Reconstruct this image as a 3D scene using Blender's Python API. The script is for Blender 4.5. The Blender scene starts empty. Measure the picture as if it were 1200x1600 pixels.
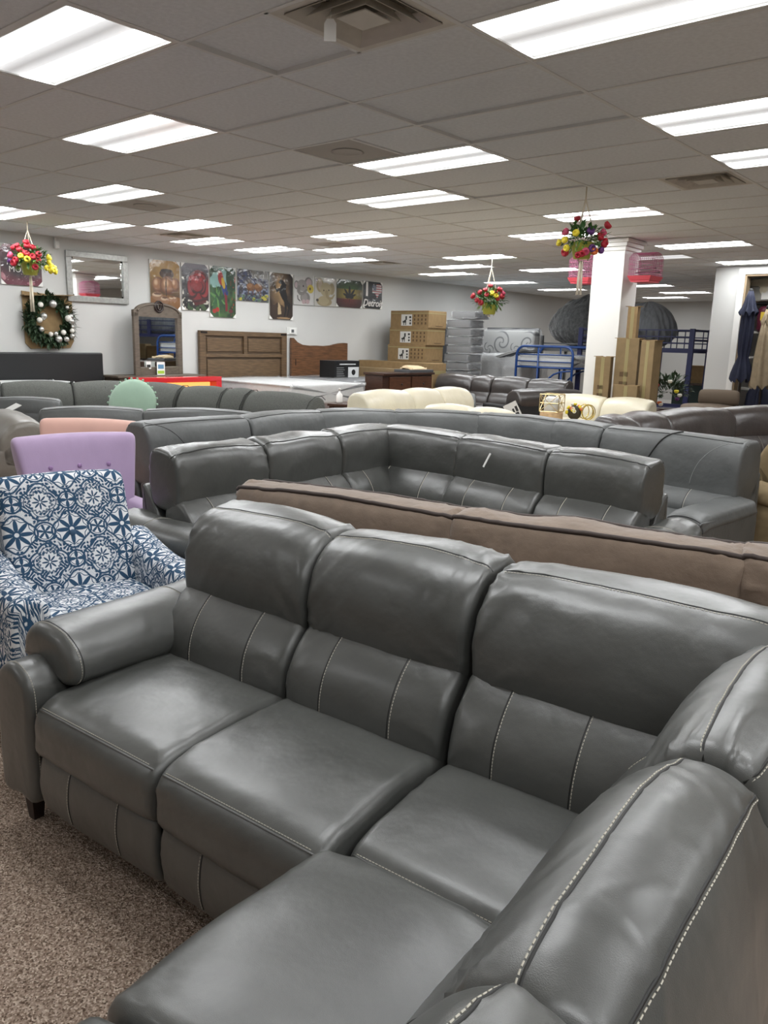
import bpy, bmesh, math, random
import numpy as np
from mathutils import Vector, Matrix

# ------------------------------------------------------------------ camera
S = bpy.context.scene
COL = S.collection
F_PX = 1243.77
YAW, PITCH, ROLL = -0.7067, -0.2116, -0.0285
CAM = Vector((3.5521, -1.9431, 1.62))
CEIL = 3.0041
TX, TY = 1.2192, 0.6096            # 4 ft x 2 ft ceiling grid
fwd = Vector((math.sin(YAW) * math.cos(PITCH), math.cos(YAW) * math.cos(PITCH), math.sin(PITCH)))
rgt = Vector((math.cos(YAW), -math.sin(YAW), 0.0))
dwn = fwd.cross(rgt)
r2 = math.cos(ROLL) * rgt + math.sin(ROLL) * dwn
d2 = -math.sin(ROLL) * rgt + math.cos(ROLL) * dwn
cd = bpy.data.cameras.new('camera')
cd.sensor_fit = 'HORIZONTAL'
cd.sensor_width = 36.0
cd.lens = 36.0 * F_PX / 1200.0
cd.clip_start = 0.05
cam = bpy.data.objects.new('camera', cd)
COL.objects.link(cam)
mw = Matrix.Identity(4)
for i in range(3):
    mw[i][0] = r2[i]; mw[i][1] = -d2[i]; mw[i][2] = -fwd[i]; mw[i][3] = CAM[i]
cam.matrix_world = mw
S.camera = cam

# ------------------------------------------------------------------ world, exposure
wd = bpy.data.worlds.new('world'); S.world = wd
wd.use_nodes = True
wd.node_tree.nodes['Background'].inputs[0].default_value = (0.9, 0.95, 1.0, 1)
wd.node_tree.nodes['Background'].inputs[1].default_value = 0.3
S.view_settings.view_transform = 'Standard'
S.view_settings.look = 'None'
S.view_settings.gamma = 1.0
S.view_settings.use_curve_mapping = False
S.view_settings.exposure = 1.16
LAMP = 12.5                          # strength of the ceiling panels

random.seed(7)
rng = np.random.RandomState(11)

# ------------------------------------------------------------------ helpers
def lin(c):
    if isinstance(c, str):
        c = [int(c[i:i + 2], 16) / 255 for i in (0, 2, 4)]
    return tuple((x / 12.92 if x <= 0.04045 else ((x + 0.055) / 1.055) ** 2.4) for x in c)

MATS = {}
def mat(name, color, rough=0.6, metal=0.0, spec=0.5, var=0.0, vscale=6.0, bump=0.0, bscale=60.0, coat=0.0,
        alpha=1.0, crough=.12, emit=None, estr=0.0, sheen=0.0, stretch=None, bump2=0.0, b2scale=8.0):
    if name in MATS: return MATS[name]
    m = bpy.data.materials.new(name); m.use_nodes = True
    nt = m.node_tree; b = nt.nodes['Principled BSDF']
    c = lin(color)
    b.inputs['Base Color'].default_value = (*c, 1)
    b.inputs['Roughness'].default_value = rough
    b.inputs['Metallic'].default_value = metal
    b.inputs['Specular IOR Level'].default_value = spec
    b.inputs['Coat Weight'].default_value = coat
    b.inputs['Coat Roughness'].default_value = crough
    b.inputs['Alpha'].default_value = alpha
    b.inputs['Sheen Weight'].default_value = sheen
    if emit:
        b.inputs['Emission Color'].default_value = (*lin(emit), 1)
        b.inputs['Emission Strength'].default_value = estr
    tc = None
    if var or bump or bump2:
        tc = nt.nodes.new('ShaderNodeTexCoord').outputs['Object']
        if stretch:
            mp = nt.nodes.new('ShaderNodeMapping'); mp.inputs['Scale'].default_value = stretch
            nt.links.new(tc, mp.inputs[0]); tc = mp.outputs[0]
    if var:
        n = nt.nodes.new('ShaderNodeTexNoise'); n.inputs['Scale'].default_value = vscale; n.inputs['Detail'].default_value = 4
        nt.links.new(tc, n.inputs['Vector'])
        rp = nt.nodes.new('ShaderNodeValToRGB')
        rp.color_ramp.elements[0].position = 0.3; rp.color_ramp.elements[1].position = 0.7
        rp.color_ramp.elements[0].color = (*[x * (1 - var) for x in c], 1)
        rp.color_ramp.elements[1].color = (*[min(1, x * (1 + var)) for x in c], 1)
        nt.links.new(n.outputs[0], rp.inputs[0]); nt.links.new(rp.outputs[0], b.inputs['Base Color'])
    prev = None
    for amt, sc, dist in ((bump2, b2scale, 0.02), (bump, bscale, 0.003)):
        if not amt: continue
        n = nt.nodes.new('ShaderNodeTexNoise'); n.inputs['Scale'].default_value = sc; n.inputs['Detail'].default_value = 3
        nt.links.new(tc, n.inputs['Vector'])
        bp = nt.nodes.new('ShaderNodeBump'); bp.inputs['Strength'].default_value = amt; bp.inputs['Distance'].default_value = dist
        nt.links.new(n.outputs[0], bp.inputs['Height'])
        if prev: nt.links.new(prev, bp.inputs['Normal'])
        prev = bp.outputs[0]
    if prev: nt.links.new(prev, b.inputs['Normal'])
    MATS[name] = m
    return m

class Ex:                            # tiny expression builder for Math nodes
    nt = None
    def __init__(s, o): s.o = o
    @staticmethod
    def op(name, *a):
        n = Ex.nt.nodes.new('ShaderNodeMath'); n.operation = name
        for i, x in enumerate(a):
            if isinstance(x, Ex): Ex.nt.links.new(x.o, n.inputs[i])
            else: n.inputs[i].default_value = x
        return Ex(n.outputs[0])
    def __add__(s, o): return Ex.op('ADD', s, o)
    __radd__ = __add__
    def __sub__(s, o): return Ex.op('SUBTRACT', s, o)
    def __rsub__(s, o): return Ex.op('SUBTRACT', o, s)
    def __mul__(s, o): return Ex.op('MULTIPLY', s, o)
    __rmul__ = __mul__
    def __truediv__(s, o): return Ex.op('DIVIDE', s, o)
    def __lt__(s, o): return Ex.op('LESS_THAN', s, o)
    def __gt__(s, o): return Ex.op('GREATER_THAN', s, o)
def esin(a): return Ex.op('SINE', a)
def ecos(a): return Ex.op('COSINE', a)
def eabs(a): return Ex.op('ABSOLUTE', a)
def efrac(a): return Ex.op('FRACT', a)
def emax(a, b): return Ex.op('MAXIMUM', a, b)
def emin(a, b): return Ex.op('MINIMUM', a, b)
def eatan2(a, b): return Ex.op('ARCTAN2', a, b)
def elen(a, b): return Ex.op('SQRT', a * a + b * b)
def esmooth(a, lo, hi):
    n = Ex.nt.nodes.new('ShaderNodeMapRange'); n.interpolation_type = 'SMOOTHSTEP'
    Ex.nt.links.new(a.o, n.inputs[0]); n.inputs[1].default_value = lo; n.inputs[2].default_value = hi
    return Ex(n.outputs[0])

def thing(name, label, cat, loc=(0, 0, 0), rz=0.0, group=None):
    o = bpy.data.objects.new(name, None); COL.objects.link(o)
    o.empty_display_size = 0.1
    o.location = loc; o.rotation_euler = (0, 0, rz)
    o['label'] = label; o['category'] = cat
    if group: o['group'] = group
    return o

def tag(o, label, cat, group=None):
    o['label'] = label; o['category'] = cat
    if group: o['group'] = group
    return o

def link_mesh(name, verts, faces, m, parent=None, smooth=False, label=None):
    me = bpy.data.meshes.new(name)
    me.from_pydata([tuple(v) for v in verts], [], [tuple(int(i) for i in f) for f in faces])
    me.validate()
    if smooth: me.polygons.foreach_set('use_smooth', [True] * len(me.polygons))
    if m: me.materials.append(m)
    me.update()
    o = bpy.data.objects.new(name, me); COL.objects.link(o)
    if parent: o.parent = parent
    if label: o['label'] = label
    return o

def share(name, src, parent, loc=(0, 0, 0), rot=(0, 0, 0), scale=(1, 1, 1)):
    o = bpy.data.objects.new(name, src.data); COL.objects.link(o); o.parent = parent
    o.location = loc; o.rotation_euler = rot; o.scale = scale
    return o

class MB:
    def __init__(s): s.v = []; s.f = []
    def add(s, vs, fs):
        n = len(s.v); s.v += [tuple(v) for v in vs]; s.f += [tuple(i + n for i in f) for f in fs]; return s
    def box(s, x0, x1, y0, y1, z0, z1, M=None, bev=0.0):
        if bev:
            bm = bmesh.new()
            bmesh.ops.create_cube(bm, size=1)
            for v in bm.verts:
                v.co = Vector(((x0 + x1) / 2 + v.co.x * (x1 - x0), (y0 + y1) / 2 + v.co.y * (y1 - y0), (z0 + z1) / 2 + v.co.z * (z1 - z0)))
            bmesh.ops.bevel(bm, geom=bm.edges[:], offset=bev, segments=2, affect='EDGES', profile=0.5)
            bm.verts.index_update()
            vs = [v.co.copy() for v in bm.verts]; fs = [[v.index for v in f.verts] for f in bm.faces]; bm.free()
        else:
            vs = [Vector((x, y, z)) for z in (z0, z1) for y in (y0, y1) for x in (x0, x1)]
            fs = [(0, 2, 3, 1), (4, 5, 7, 6), (0, 1, 5, 4), (2, 6, 7, 3), (0, 4, 6, 2), (1, 3, 7, 5)]
        if M: vs = [M @ v for v in vs]
        return s.add(vs, fs)
    def tube(s, pts, r, n=8, closed=False, cap=True):
        pts = [Vector(p) for p in pts]; N = len(pts)
        rs = r if isinstance(r, (list, tuple)) else [r] * N
        vs = []; up = None
        for i, p in enumerate(pts):
            a = pts[i - 1] if (i > 0 or closed) else p
            b = pts[(i + 1) % N] if (i < N - 1 or closed) else p
            t = (b - a)
            t = t.normalized() if t.length > 1e-9 else Vector((0, 0, 1))
            if up is None:
                up = Vector((0, 0, 1)) if abs(t.z) < 0.9 else Vector((1, 0, 0))
            x = t.cross(up)
            if x.length < 1e-6: x = t.cross(Vector((0, 1, 0.3)))
            x.normalize(); y = x.cross(t).normalized(); up = y
            for k in range(n):
                a_ = 2 * math.pi * k / n
                vs.append(p + rs[i] * (math.cos(a_) * x + math.sin(a_) * y))
        fs = []
        R = N if closed else N - 1
        for i in range(R):
            for k in range(n):
                j = (i + 1) % N
                fs.append((i * n + k, i * n + (k + 1) % n, j * n + (k + 1) % n, j * n + k))
        if cap and not closed:
            fs.append(tuple(range(n - 1, -1, -1))); fs.append(tuple((N - 1) * n + k for k in range(n)))
        return s.add(vs, fs)
    def lathe(s, prof, n=16, M=None):
        vs = []; fs = []
        for (r, z) in prof:
            for k in range(n):
                a = 2 * math.pi * k / n
                vs.append(Vector((r * math.cos(a), r * math.sin(a), z)))
        for i in range(len(prof) - 1):
            for k in range(n):
                fs.append((i * n + k, i * n + (k + 1) % n, (i + 1) * n + (k + 1) % n, (i + 1) * n + k))
        fs.append(tuple(range(n - 1, -1, -1))); fs.append(tuple((len(prof) - 1) * n + k for k in range(n)))
        if M: vs = [M @ v for v in vs]
        return s.add(vs, fs)
    def prism(s, pts, d, M=None):                     # outline in (a,b), thickness along third axis
        n = len(pts)
        vs = [Vector((a, b, 0)) for a, b in pts] + [Vector((a, b, d)) for a, b in pts]
        fs = [tuple(range(n - 1, -1, -1)), tuple(range(n, 2 * n))] + [(i, (i + 1) % n, (i + 1) % n + n, i + n) for i in range(n)]
        if M: vs = [M @ v for v in vs]
        return s.add(vs, fs)
    def ball(s, c, r, n=10, m=7, sq=(1, 1, 1)):
        vs = []; fs = []
        for i in range(m + 1):
            th = math.pi * i / m
            for k in range(n):
                ph = 2 * math.pi * k / n
                vs.append(Vector(c) + Vector((r * sq[0] * math.sin(th) * math.cos(ph), r * sq[1] * math.sin(th) * math.sin(ph), r * sq[2] * math.cos(th))))
        for i in range(m):
            for k in range(n):
                fs.append((i * n + k, (i + 1) * n + k, (i + 1) * n + (k + 1) % n, i * n + (k + 1) % n))
        return s.add(vs, fs)
    def build(s, name, m, parent=None, smooth=False, label=None):
        return link_mesh(name, s.v, s.f, m, parent, smooth, label)

def box_obj(name, x0, x1, y0, y1, z0, z1, m, parent=None, bev=0.0, M=None):
    return MB().box(x0, x1, y0, y1, z0, z1, M, bev).build(name, m, parent)

def vnoise(x, y, seed=0):
    x = np.asarray(x, float) + seed * 17.31; y = np.asarray(y, float) + seed * 9.73
    xi = np.floor(x); yi = np.floor(y); fx = x - xi; fy = y - yi
    fx = fx * fx * (3 - 2 * fx); fy = fy * fy * (3 - 2 * fy)
    h = lambda a, b: np.modf(np.abs(np.sin(a * 127.1 + b * 311.7) * 43758.5453))[0]
    return ((h(xi, yi) * (1 - fx) + h(xi + 1, yi) * fx) * (1 - fy) + (h(xi, yi + 1) * (1 - fx) + h(xi + 1, yi + 1) * fx) * fy) * 2 - 1

def catmull(ctrl, k):
    P = np.array(ctrl, float); n = len(P); out = []
    for i in range(n):
        p0, p1, p2, p3 = P[i - 1], P[i], P[(i + 1) % n], P[(i + 2) % n]
        for j in range(k):
            t = j / k
            out.append(0.5 * ((2 * p1) + (-p0 + p2) * t + (2 * p0 - 5 * p1 + 4 * p2 - p3) * t * t + (-p0 + 3 * p1 - 3 * p2 + p3) * t ** 3))
    return np.array(out)

def tri(M, G):
    A = np.array(M)
    return G @ A[:3, :3].T + A[:3, 3]

def soft(name, ctrl, w, m, parent, M=None, k=5, nu=14, r=0.04, crown=0.0, wr=0.0, seed=0, post=None, uv=False, sag=0.0, label=None):
    """cushion: closed (y,z) profile run along X over width w, ends rounded by r, crowned and wrinkled"""
    P = catmull(ctrl, k); N = len(P)
    T = np.roll(P, -1, 0) - np.roll(P, 1, 0)
    nr = np.c_[T[:, 1], -T[:, 0]]; nr /= np.linalg.norm(nr, axis=1)[:, None] + 1e-9
    area = 0.5 * np.sum(P[:, 0] * np.roll(P[:, 1], -1) - np.roll(P[:, 0], -1) * P[:, 1])
    if area < 0: nr = -nr
    na = 5 if nu >= 10 else 4
    ph = np.linspace(0, math.pi / 2, na)
    xa = -w / 2 + r * (1 - np.cos(ph)); ia = r * (1 - np.sin(ph))
    xm = np.linspace(-w / 2 + r, w / 2 - r, nu)[1:-1]
    xs = np.concatenate([xa, xm, -xa[::-1]]); ins = np.concatenate([ia, np.zeros(len(xm)), ia[::-1]])
    U = len(xs)
    t = 2 * xs / w
    off = -ins + crown * (1 - t * t)
    off2 = np.repeat(off[:, None], N, 1)
    arc = np.concatenate([[0], np.cumsum(np.linalg.norm(np.diff(P, axis=0), axis=1))])
    if wr:
        X, A = np.meshgrid(xs, arc, indexing='ij')
        edge = np.clip((np.abs(X) / (w / 2)) ** 3, 0, 1)
        big = vnoise(X * 5, A * 6, seed)
        warp = vnoise(X * 4, A * 4, seed + 3) * 1.6
        crease = 1 - 2 * np.abs(vnoise(X * 9 + warp, A * 15 + warp * 1.5 + X * 14 * np.sign(X), seed + 5))
        off2 = off2 + wr * (0.7 * big + (0.16 + 0.95 * edge) * np.clip(crease, 0, 1) ** 2 * 0.9)
    G = np.zeros((U, N, 3))
    G[:, :, 0] = xs[:, None]
    G[:, :, 1] = P[None, :, 0] + nr[None, :, 0] * off2
    G[:, :, 2] = P[None, :, 1] + nr[None, :, 1] * off2
    if sag: G[:, :, 2] -= sag * (t ** 2)[:, None]
    if post is not None: G = post(G)
    if M is not None: G = tri(M, G)
    V = G.reshape(-1, 3).tolist()
    idx = np.arange(U * N).reshape(U, N)
    a = idx[:-1]; b = idx[1:]
    q = np.stack([a, np.roll(a, -1, 1), np.roll(b, -1, 1), b], -1).reshape(-1, 4).tolist()
    if area > 0: q = [f[::-1] for f in q]
    c0 = len(V); V.append(G[0].mean(0).tolist()); V.append(G[-1].mean(0).tolist())
    for j in range(N):
        e0 = (int(idx[0, j]), int(idx[0, (j + 1) % N]), c0); e1 = (int(idx[-1, (j + 1) % N]), int(idx[-1, j]), c0 + 1)
        if area > 0: e0 = e0[::-1]; e1 = e1[::-1]
        q.append(e0[::-1] if False else e0); q.append(e1)
    o = link_mesh(name, V, q, m, parent, True, label)
    bm = bmesh.new(); bm.from_mesh(o.data); bmesh.ops.recalc_face_normals(bm, faces=bm.faces); bm.to_mesh(o.data); bm.free()
    if uv:
        uvl = o.data.uv_layers.new(name='UVMap')
        vu = np.zeros((len(V), 2))
        vu[:U * N, 0] = np.repeat(xs, N); vu[:U * N, 1] = np.tile(arc, U)
        vu[c0] = (-w / 2 - .05, arc.mean()); vu[c0 + 1] = (w / 2 + .05, arc.mean())
        li = np.zeros(len(o.data.loops), int); o.data.loops.foreach_get('vertex_index', li)
        uvl.data.foreach_set('uv', vu[li].ravel())
    o_G = (G, k, xs, w)
    return o, o_G

def gline_u(GG, s, x0, x1, n=40):                    # along the width at profile position s (control point units)
    G, k, xs, w = GG; N = G.shape[1]
    f = s * k; i = int(math.floor(f)) % N; t = f - math.floor(f)
    row = G[:, i] * (1 - t) + G[:, (i + 1) % N] * t
    X = np.linspace(x0, x1, n)
    return np.stack([np.interp(X, xs, row[:, c]) for c in range(3)], 1)

def gline_s(GG, x, s0, s1, n=30):
    return np.array([gline_u(GG, s, x, x, 1)[0] for s in np.linspace(s0, s1, n)])

def gout(GG, pts, d):                                # push away from the cushion's middle
    G = GG[0]; c = G.reshape(-1, 3).mean(0)
    v = pts - c; v /= np.linalg.norm(v, axis=1)[:, None] + 1e-9
    return pts + v * d

def stitches(name, pts, m, parent, step=0.0095, length=0.0065, r=0.0012):
    pts = np.array(pts); d = np.linalg.norm(np.diff(pts, axis=0), axis=1); L = np.concatenate([[0], np.cumsum(d)])
    n = max(2, int(L[-1] / step)); mb = MB()
    P = lambda l: Vector([np.interp(l, L, pts[:, c]) for c in range(3)])
    for i in range(n):
        a = P(i * step); b = P(i * step + length)
        if (b - a).length > 1e-5: mb.tube([a, b], r, 4)
    return mb.build(name, m, parent)

def seam(name, pts, m, parent, r=0.003, n=5):
    return MB().tube([Vector(p) for p in pts], r, n).build(name, m, parent, True)

def RZ(deg): return Matrix.Rotation(math.radians(deg), 4, 'Z')
def TR(x, y, z=0): return Matrix.Translation((x, y, z))

def text_part(name, s, size, m, parent, M, shear=0.0, depth=0.001, bold=0.0):
    cu = bpy.data.curves.new(name, 'FONT'); cu.body = s; cu.size = size; cu.shear = shear; cu.extrude = depth; cu.offset = bold
    cu.align_x = 'CENTER'; cu.align_y = 'CENTER'; cu.resolution_u = 3
    ob = bpy.data.objects.new(name, cu); COL.objects.link(ob)
    dg = bpy.context.evaluated_depsgraph_get()
    me = bpy.data.meshes.new_from_object(ob.evaluated_get(dg))
    bpy.data.objects.remove(ob)
    me.transform(M); me.materials.clear(); me.materials.append(m)
    o = bpy.data.objects.new(name, me); COL.objects.link(o)
    if parent: o.parent = parent
    return o
WALLM = Matrix(((0, 0, 1, 0), (1, 0, 0, 0), (0, 1, 0, 0), (0, 0, 0, 1)))   # picture plane (a,b) -> wall (y,z), facing +x

# ------------------------------------------------------------------ materials
def leather(name, c, rough=0.4, var=0.14, grain=0.22, soft_=0.35, coat=.5, crough=.28):
    return mat(name, c, rough, spec=0.6, var=var, vscale=5, bump=grain, bscale=640, bump2=soft_, b2scale=9, coat=coat, crough=crough)
M_GREY = leather('grey leather', '4f504d', 0.37)
M_GREY2 = leather('dark grey leather', '474845', 0.33)
M_SLATE = leather('slate leather', '515352', 0.48, coat=.25, crough=.36)
M_BROWN = leather('dark brown leather', '3d3836', 0.33)
M_BROWN2 = leather('brown leather', '423b39', 0.36)
M_BLACKSIDE = mat('black side cloth', '1d1d1d', 0.75, bump=0.3, bscale=300)
M_THREAD = mat('tan thread', 'c9c4b6', 0.7)
M_SEAM = mat('dark seam cord', '2a2a29', 0.6)
M_SUEDE = mat('taupe suede', '7b6b5d', 0.8, spec=0.25, var=0.1, vscale=14, bump=0.3, bscale=250, bump2=0.5, b2scale=10, sheen=0.3)
M_SUEDE_PIPE = mat('dark brown piping', '3b302b', 0.7)
M_CHAR = mat('charcoal cloth', '5c5d59', 0.85, spec=0.2, var=0.22, vscale=60, bump=0.4, bscale=350, stretch=(1, 1, 3))
M_CREAM = leather('cream leather', 'd8d0b8', 0.5, 0.04)
M_TAUPE = leather('taupe leather', '757067', 0.5, 0.08)
M_TAN = mat('tan microfibre', '7d6d52', 0.85, spec=0.2, var=0.1, vscale=20, bump=0.3, bscale=300)
M_LEG = mat('dark wood leg', '241815', 0.4, var=0.2, vscale=20, stretch=(1, 1, .2))
M_WALL = mat('white wall paint', 'c9c9c6', 0.75, var=0.02, vscale=1.5, bump=0.12, bscale=90)
M_WHITE = mat('white paint', 'e6e5e1', 0.5)
M_METALW = mat('white enamelled metal', 'dcdcd8', 0.4)
M_TILE = mat('mineral ceiling tile', 'e3e7e9', 0.9, spec=0.1, var=0.05, vscale=40, bump=0.8, bscale=180)
M_BAR = mat('white ceiling grid bar', 'dcdddb', 0.55)
M_PLENUM = mat('dark plenum', '2a2926', 0.9)

# carpet: flecked loop pile
def carpet():
    m = bpy.data.materials.new('flecked brown carpet'); m.use_nodes = True
    nt = m.node_tree; b = nt.nodes['Principled BSDF']; b.inputs['Roughness'].default_value = 0.95; b.inputs['Specular IOR Level'].default_value = 0.1
    tc = nt.nodes.new('ShaderNodeTexCoord').outputs['Object']
    v = nt.nodes.new('ShaderNodeTexVoronoi'); v.inputs['Scale'].default_value = 220; nt.links.new(tc, v.inputs['Vector'])
    rp = nt.nodes.new('ShaderNodeValToRGB'); e = rp.color_ramp.elements
    e[0].position = 0.0; e[0].color = (*lin('5f4e41'), 1); e[1].position = 1.0; e[1].color = (*lin('e2d0be'), 1)
    for p, c in ((0.25, '8f7a6a'), (0.5, 'a99484'), (0.75, 'b9a493')):
        q = e.new(p); q.color = (*lin(c), 1)
    sp = nt.nodes.new('ShaderNodeSeparateColor'); nt.links.new(v.outputs['Color'], sp.inputs[0])
    nt.links.new(sp.outputs[0], rp.inputs[0])
    n = nt.nodes.new('ShaderNodeTexNoise'); n.inputs['Scale'].default_value = 2.2; nt.links.new(tc, n.inputs['Vector'])
    mr = nt.nodes.new('ShaderNodeMapRange'); nt.links.new(n.outputs[0], mr.inputs[0]); mr.inputs[3].default_value = 0.82; mr.inputs[4].default_value = 1.1
    mx = nt.nodes.new('ShaderNodeMix'); mx.data_type = 'RGBA'; mx.blend_type = 'MULTIPLY'; mx.inputs[0].default_value = 1
    nt.links.new(rp.outputs[0], mx.inputs[6]); nt.links.new(mr.outputs[0], mx.inputs[7]); nt.links.new(mx.outputs[2], b.inputs['Base Color'])
    bp = nt.nodes.new('ShaderNodeBump'); bp.inputs['Strength'].default_value = 0.8; bp.inputs['Distance'].default_value = 0.006
    nt.links.new(v.outputs['Distance'], bp.inputs['Height']); nt.links.new(bp.outputs[0], b.inputs['Normal'])
    return m
M_CARPET = carpet()

# ------------------------------------------------------------------ the room
XL, XR, YF, YB = -8.35, 9.0, -6.5, 22.3
def struct(name, mb, m):
    o = mb.build(name, m); o['kind'] = 'structure'; return o
struct('floor', MB().box(XL - .2, XR + .2, YF - .2, YB + .2, -0.1, 0.0), M_CARPET)
struct('wall_left', MB().box(XL - .15, XL, YF - .2, YB + .2, 0, CEIL + .3), M_WALL)
struct('wall_back', MB().box(XL, XR, YB, YB + .15, 0, CEIL + .3), M_WALL)
struct('wall_right', MB().box(XR, XR + .15, YF - .2, YB + .2, 0, CEIL + .3), M_WALL)
struct('wall_front', MB().box(XL, XR, YF - .15, YF, 0, CEIL + .3), M_WALL)
# partition with the storage opening
DX0, DX1, DZ = -0.93, 0.75, 2.87
wp = MB().box(-1.42, DX0, 12.4, 12.58, 0, CEIL - .002).box(DX0, DX1, 12.4, 12.58, DZ, CEIL - .002).box(DX1, XR, 12.4, 12.58, 0, CEIL - .002)
struct('wall_partition', wp, M_WALL)
struct('wall_storage', MB().box(-1.42, XR, 15.4, 15.5, 0, CEIL - .002).box(-1.42, -1.3, 12.58, 15.4, 0, CEIL - .002), M_WALL)
tr = struct('trim_1', MB().box(DX0 - .1, DX0, 12.37, 12.4, 0, DZ + .1).box(DX1, DX1 + .1, 12.37, 12.4, 0, DZ + .1).box(DX0, DX1, 12.37, 12.4, DZ, DZ + .1), M_WHITE)
struct('trim_2', MB().box(DX0, DX0 + .03, 12.4, 12.6, 0, DZ - .03).box(DX0, DX1, 12.4, 12.6, DZ - .03, DZ), mat('raw timber jamb', '9a876c', 0.7, var=.15, vscale=15, stretch=(1, 1, .15)))
struct('baseboard_left', MB().box(XL, XL + .015, YF, YB, 0, .1), M_WHITE)
struct('baseboard_back', MB().box(XL, XR, YB - .015, YB, 0, .1), M_WHITE)
# column with crown moulding
cx0, cx1, cy0, cy1 = -1.60, -1.16, 8.23, 8.68
cb = MB().box(cx0, cx1, cy0, cy1, 0, CEIL - .002)
col = struct('column', cb, M_WHITE)
for i, (g, z0, z1) in enumerate(((.018, CEIL - .15, CEIL - .10), (.04, CEIL - .10, CEIL - .05), (.065, CEIL - .05, CEIL - .003))):
    MB().box(cx0 - g, cx1 + g, cy0 - g, cy1 + g, z0, z1, bev=.008).build('crown_moulding', M_WHITE, col)

# ------------------------------------------------------------------ ceiling: slab, grid bars, tiles
ceil = struct('ceiling', MB().box(XL - .15, XR + .15, YF - .15, YB + .15, CEIL + .12, CEIL + .3), M_PLENUM)
LIGHTS = {  # (column, row) of the 4 x 2 ft grid : label
 (-1, 0): 'big lit ceiling panel cut by the left picture edge, nearest on the left',
 (-2, 2): 'lit ceiling panel second from top on the left, above the wall mirror',
 (-4, 4): 'lit ceiling panel beside a grey vent tile, third down on the left',
 (-6, 4): 'lit ceiling panel at the left picture edge above the flower basket',
 (-6, 6): 'lit ceiling panel just above the silver wall mirror',
 (-5, 7): 'open ceiling light with bare fluorescent tubes and no lens',
 (-6, 9): 'lit ceiling panel above the clay pot and red rose pictures',
 (-6, 11): 'lit ceiling panel above the parrot picture, close to the wall',
 (1, 2): 'very large lit ceiling panel at the top right corner of the picture',
 (-1, 5): 'lit ceiling panel in the middle of the ceiling beside a round grille tile',
 (-2, 7): 'lit ceiling panel second from top in the middle of the ceiling',
 (-4, 10): 'lit ceiling panel topmost of the three stacked ones above the elephant pictures',
 (-5, 12): 'lit ceiling panel middle of the three stacked ones above the elephant pictures',
 (-6, 14): 'lit ceiling panel lowest of three, above the leaf picture near a vent',
 (1, 5): 'large lit ceiling panel upper one at the right picture edge',
 (1, 7): 'lit ceiling panel at the right picture edge beside the square vent',
 (-1, 10): 'lit ceiling panel behind the hanging flower basket by the column',
 (-2, 12): 'lit ceiling panel left of the hanging basket by the column',
 (-4, 15): 'lit ceiling panel where the middle flower basket hangs',
 (-5, 17): 'lit ceiling panel second above the stacked cartons',
 (-6, 19): 'lit ceiling panel lowest and farthest left above the stacked cartons',
 (-1, 15): 'lit ceiling panel right of the column top',
 (-2, 17): 'dim unlit ceiling panel seen behind the pink birdcage',
 (-1, 19): 'lit ceiling panel in front of the partition wall with umbrellas',
 (-4, 19): 'lit ceiling panel right of the middle hanging basket, left of the column',
 (-6, 23): 'small far lit ceiling panel over the white back left wall',
 (-6, 27): 'small far lit ceiling panel over the dark fur beanbag',
 (-4, 26): 'small far lit ceiling panel just right of the column below the cage',
 (-4, 30): 'thin far lit ceiling panel between column and partition, upper one',
 (-5, 33): 'thin far lit ceiling panel between column and partition, lowest one',
}
ADDED_LIGHTS = [(1, -1), (3, 0), (3, -4), (-3, -3), (-6, -1), (4, -2), (4, 3), (4, 8), (5, 12), (2, 13), (-1, -7)]  # unseen panels, added to light the near sofa and the right side
VENTS = {(0.5, 1): 'large square louvred air diffuser at the top of the picture',
         (0.5, 8): 'square louvred air diffuser near the right edge of the ceiling',
         (-5.5, 15): 'small dark air diffuser in the far ceiling above the leaf picture',
         (-5.5, 8): 'small dark air diffuser in the ceiling above the pot picture'}
GRILLES = {(-1, 4): 'grey ceiling tile with round grille in the middle of the ceiling',
           (-4, 5): 'grey ceiling tile with round grille beside the left lit panel',
           (-4.5, 11): 'grey ceiling tile with round grille above the elephant pictures'}
taken = set(LIGHTS) | set(ADDED_LIGHTS)
half = {}
for (a, b) in list(VENTS) + list(GRILLES):
    half.setdefault((math.floor(a), b), set()).add(0 if a == math.floor(a) else 1)
c0, c1 = math.floor(XL / TX), math.ceil(XR / TX)
r0, r1 = math.floor(YF / TY), math.ceil(YB / TY)
BW = .024
for c in range(c0 + 1, c1):
    box_obj('grid_bar', c * TX - BW / 2, c * TX + BW / 2, YF, YB, CEIL, CEIL + .03, M_BAR, ceil)
for r in range(r0 + 1, r1):
    box_obj('grid_bar', XL, XR, r * TY - BW / 2, r * TY + BW / 2, CEIL + .0005, CEIL + .03, M_BAR, ceil)
box_obj('wall_angle', XL, XL + .02, YF, YB, CEIL, CEIL + .03, M_BAR, ceil)
box_obj('wall_angle', XL, XR, YB - .02, YB, CEIL, CEIL + .03, M_BAR, ceil)
def seen(p, mar=0):
    q = p - CAM; z = q.dot(fwd)
    if z < .3: return None
    x = 600 + F_PX * q.dot(r2) / z; y = 800 + F_PX * q.dot(d2) / z
    return z if (-120 - mar < x < 1320 + mar and -160 - mar < y < 1700) else None
cells = []
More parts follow.
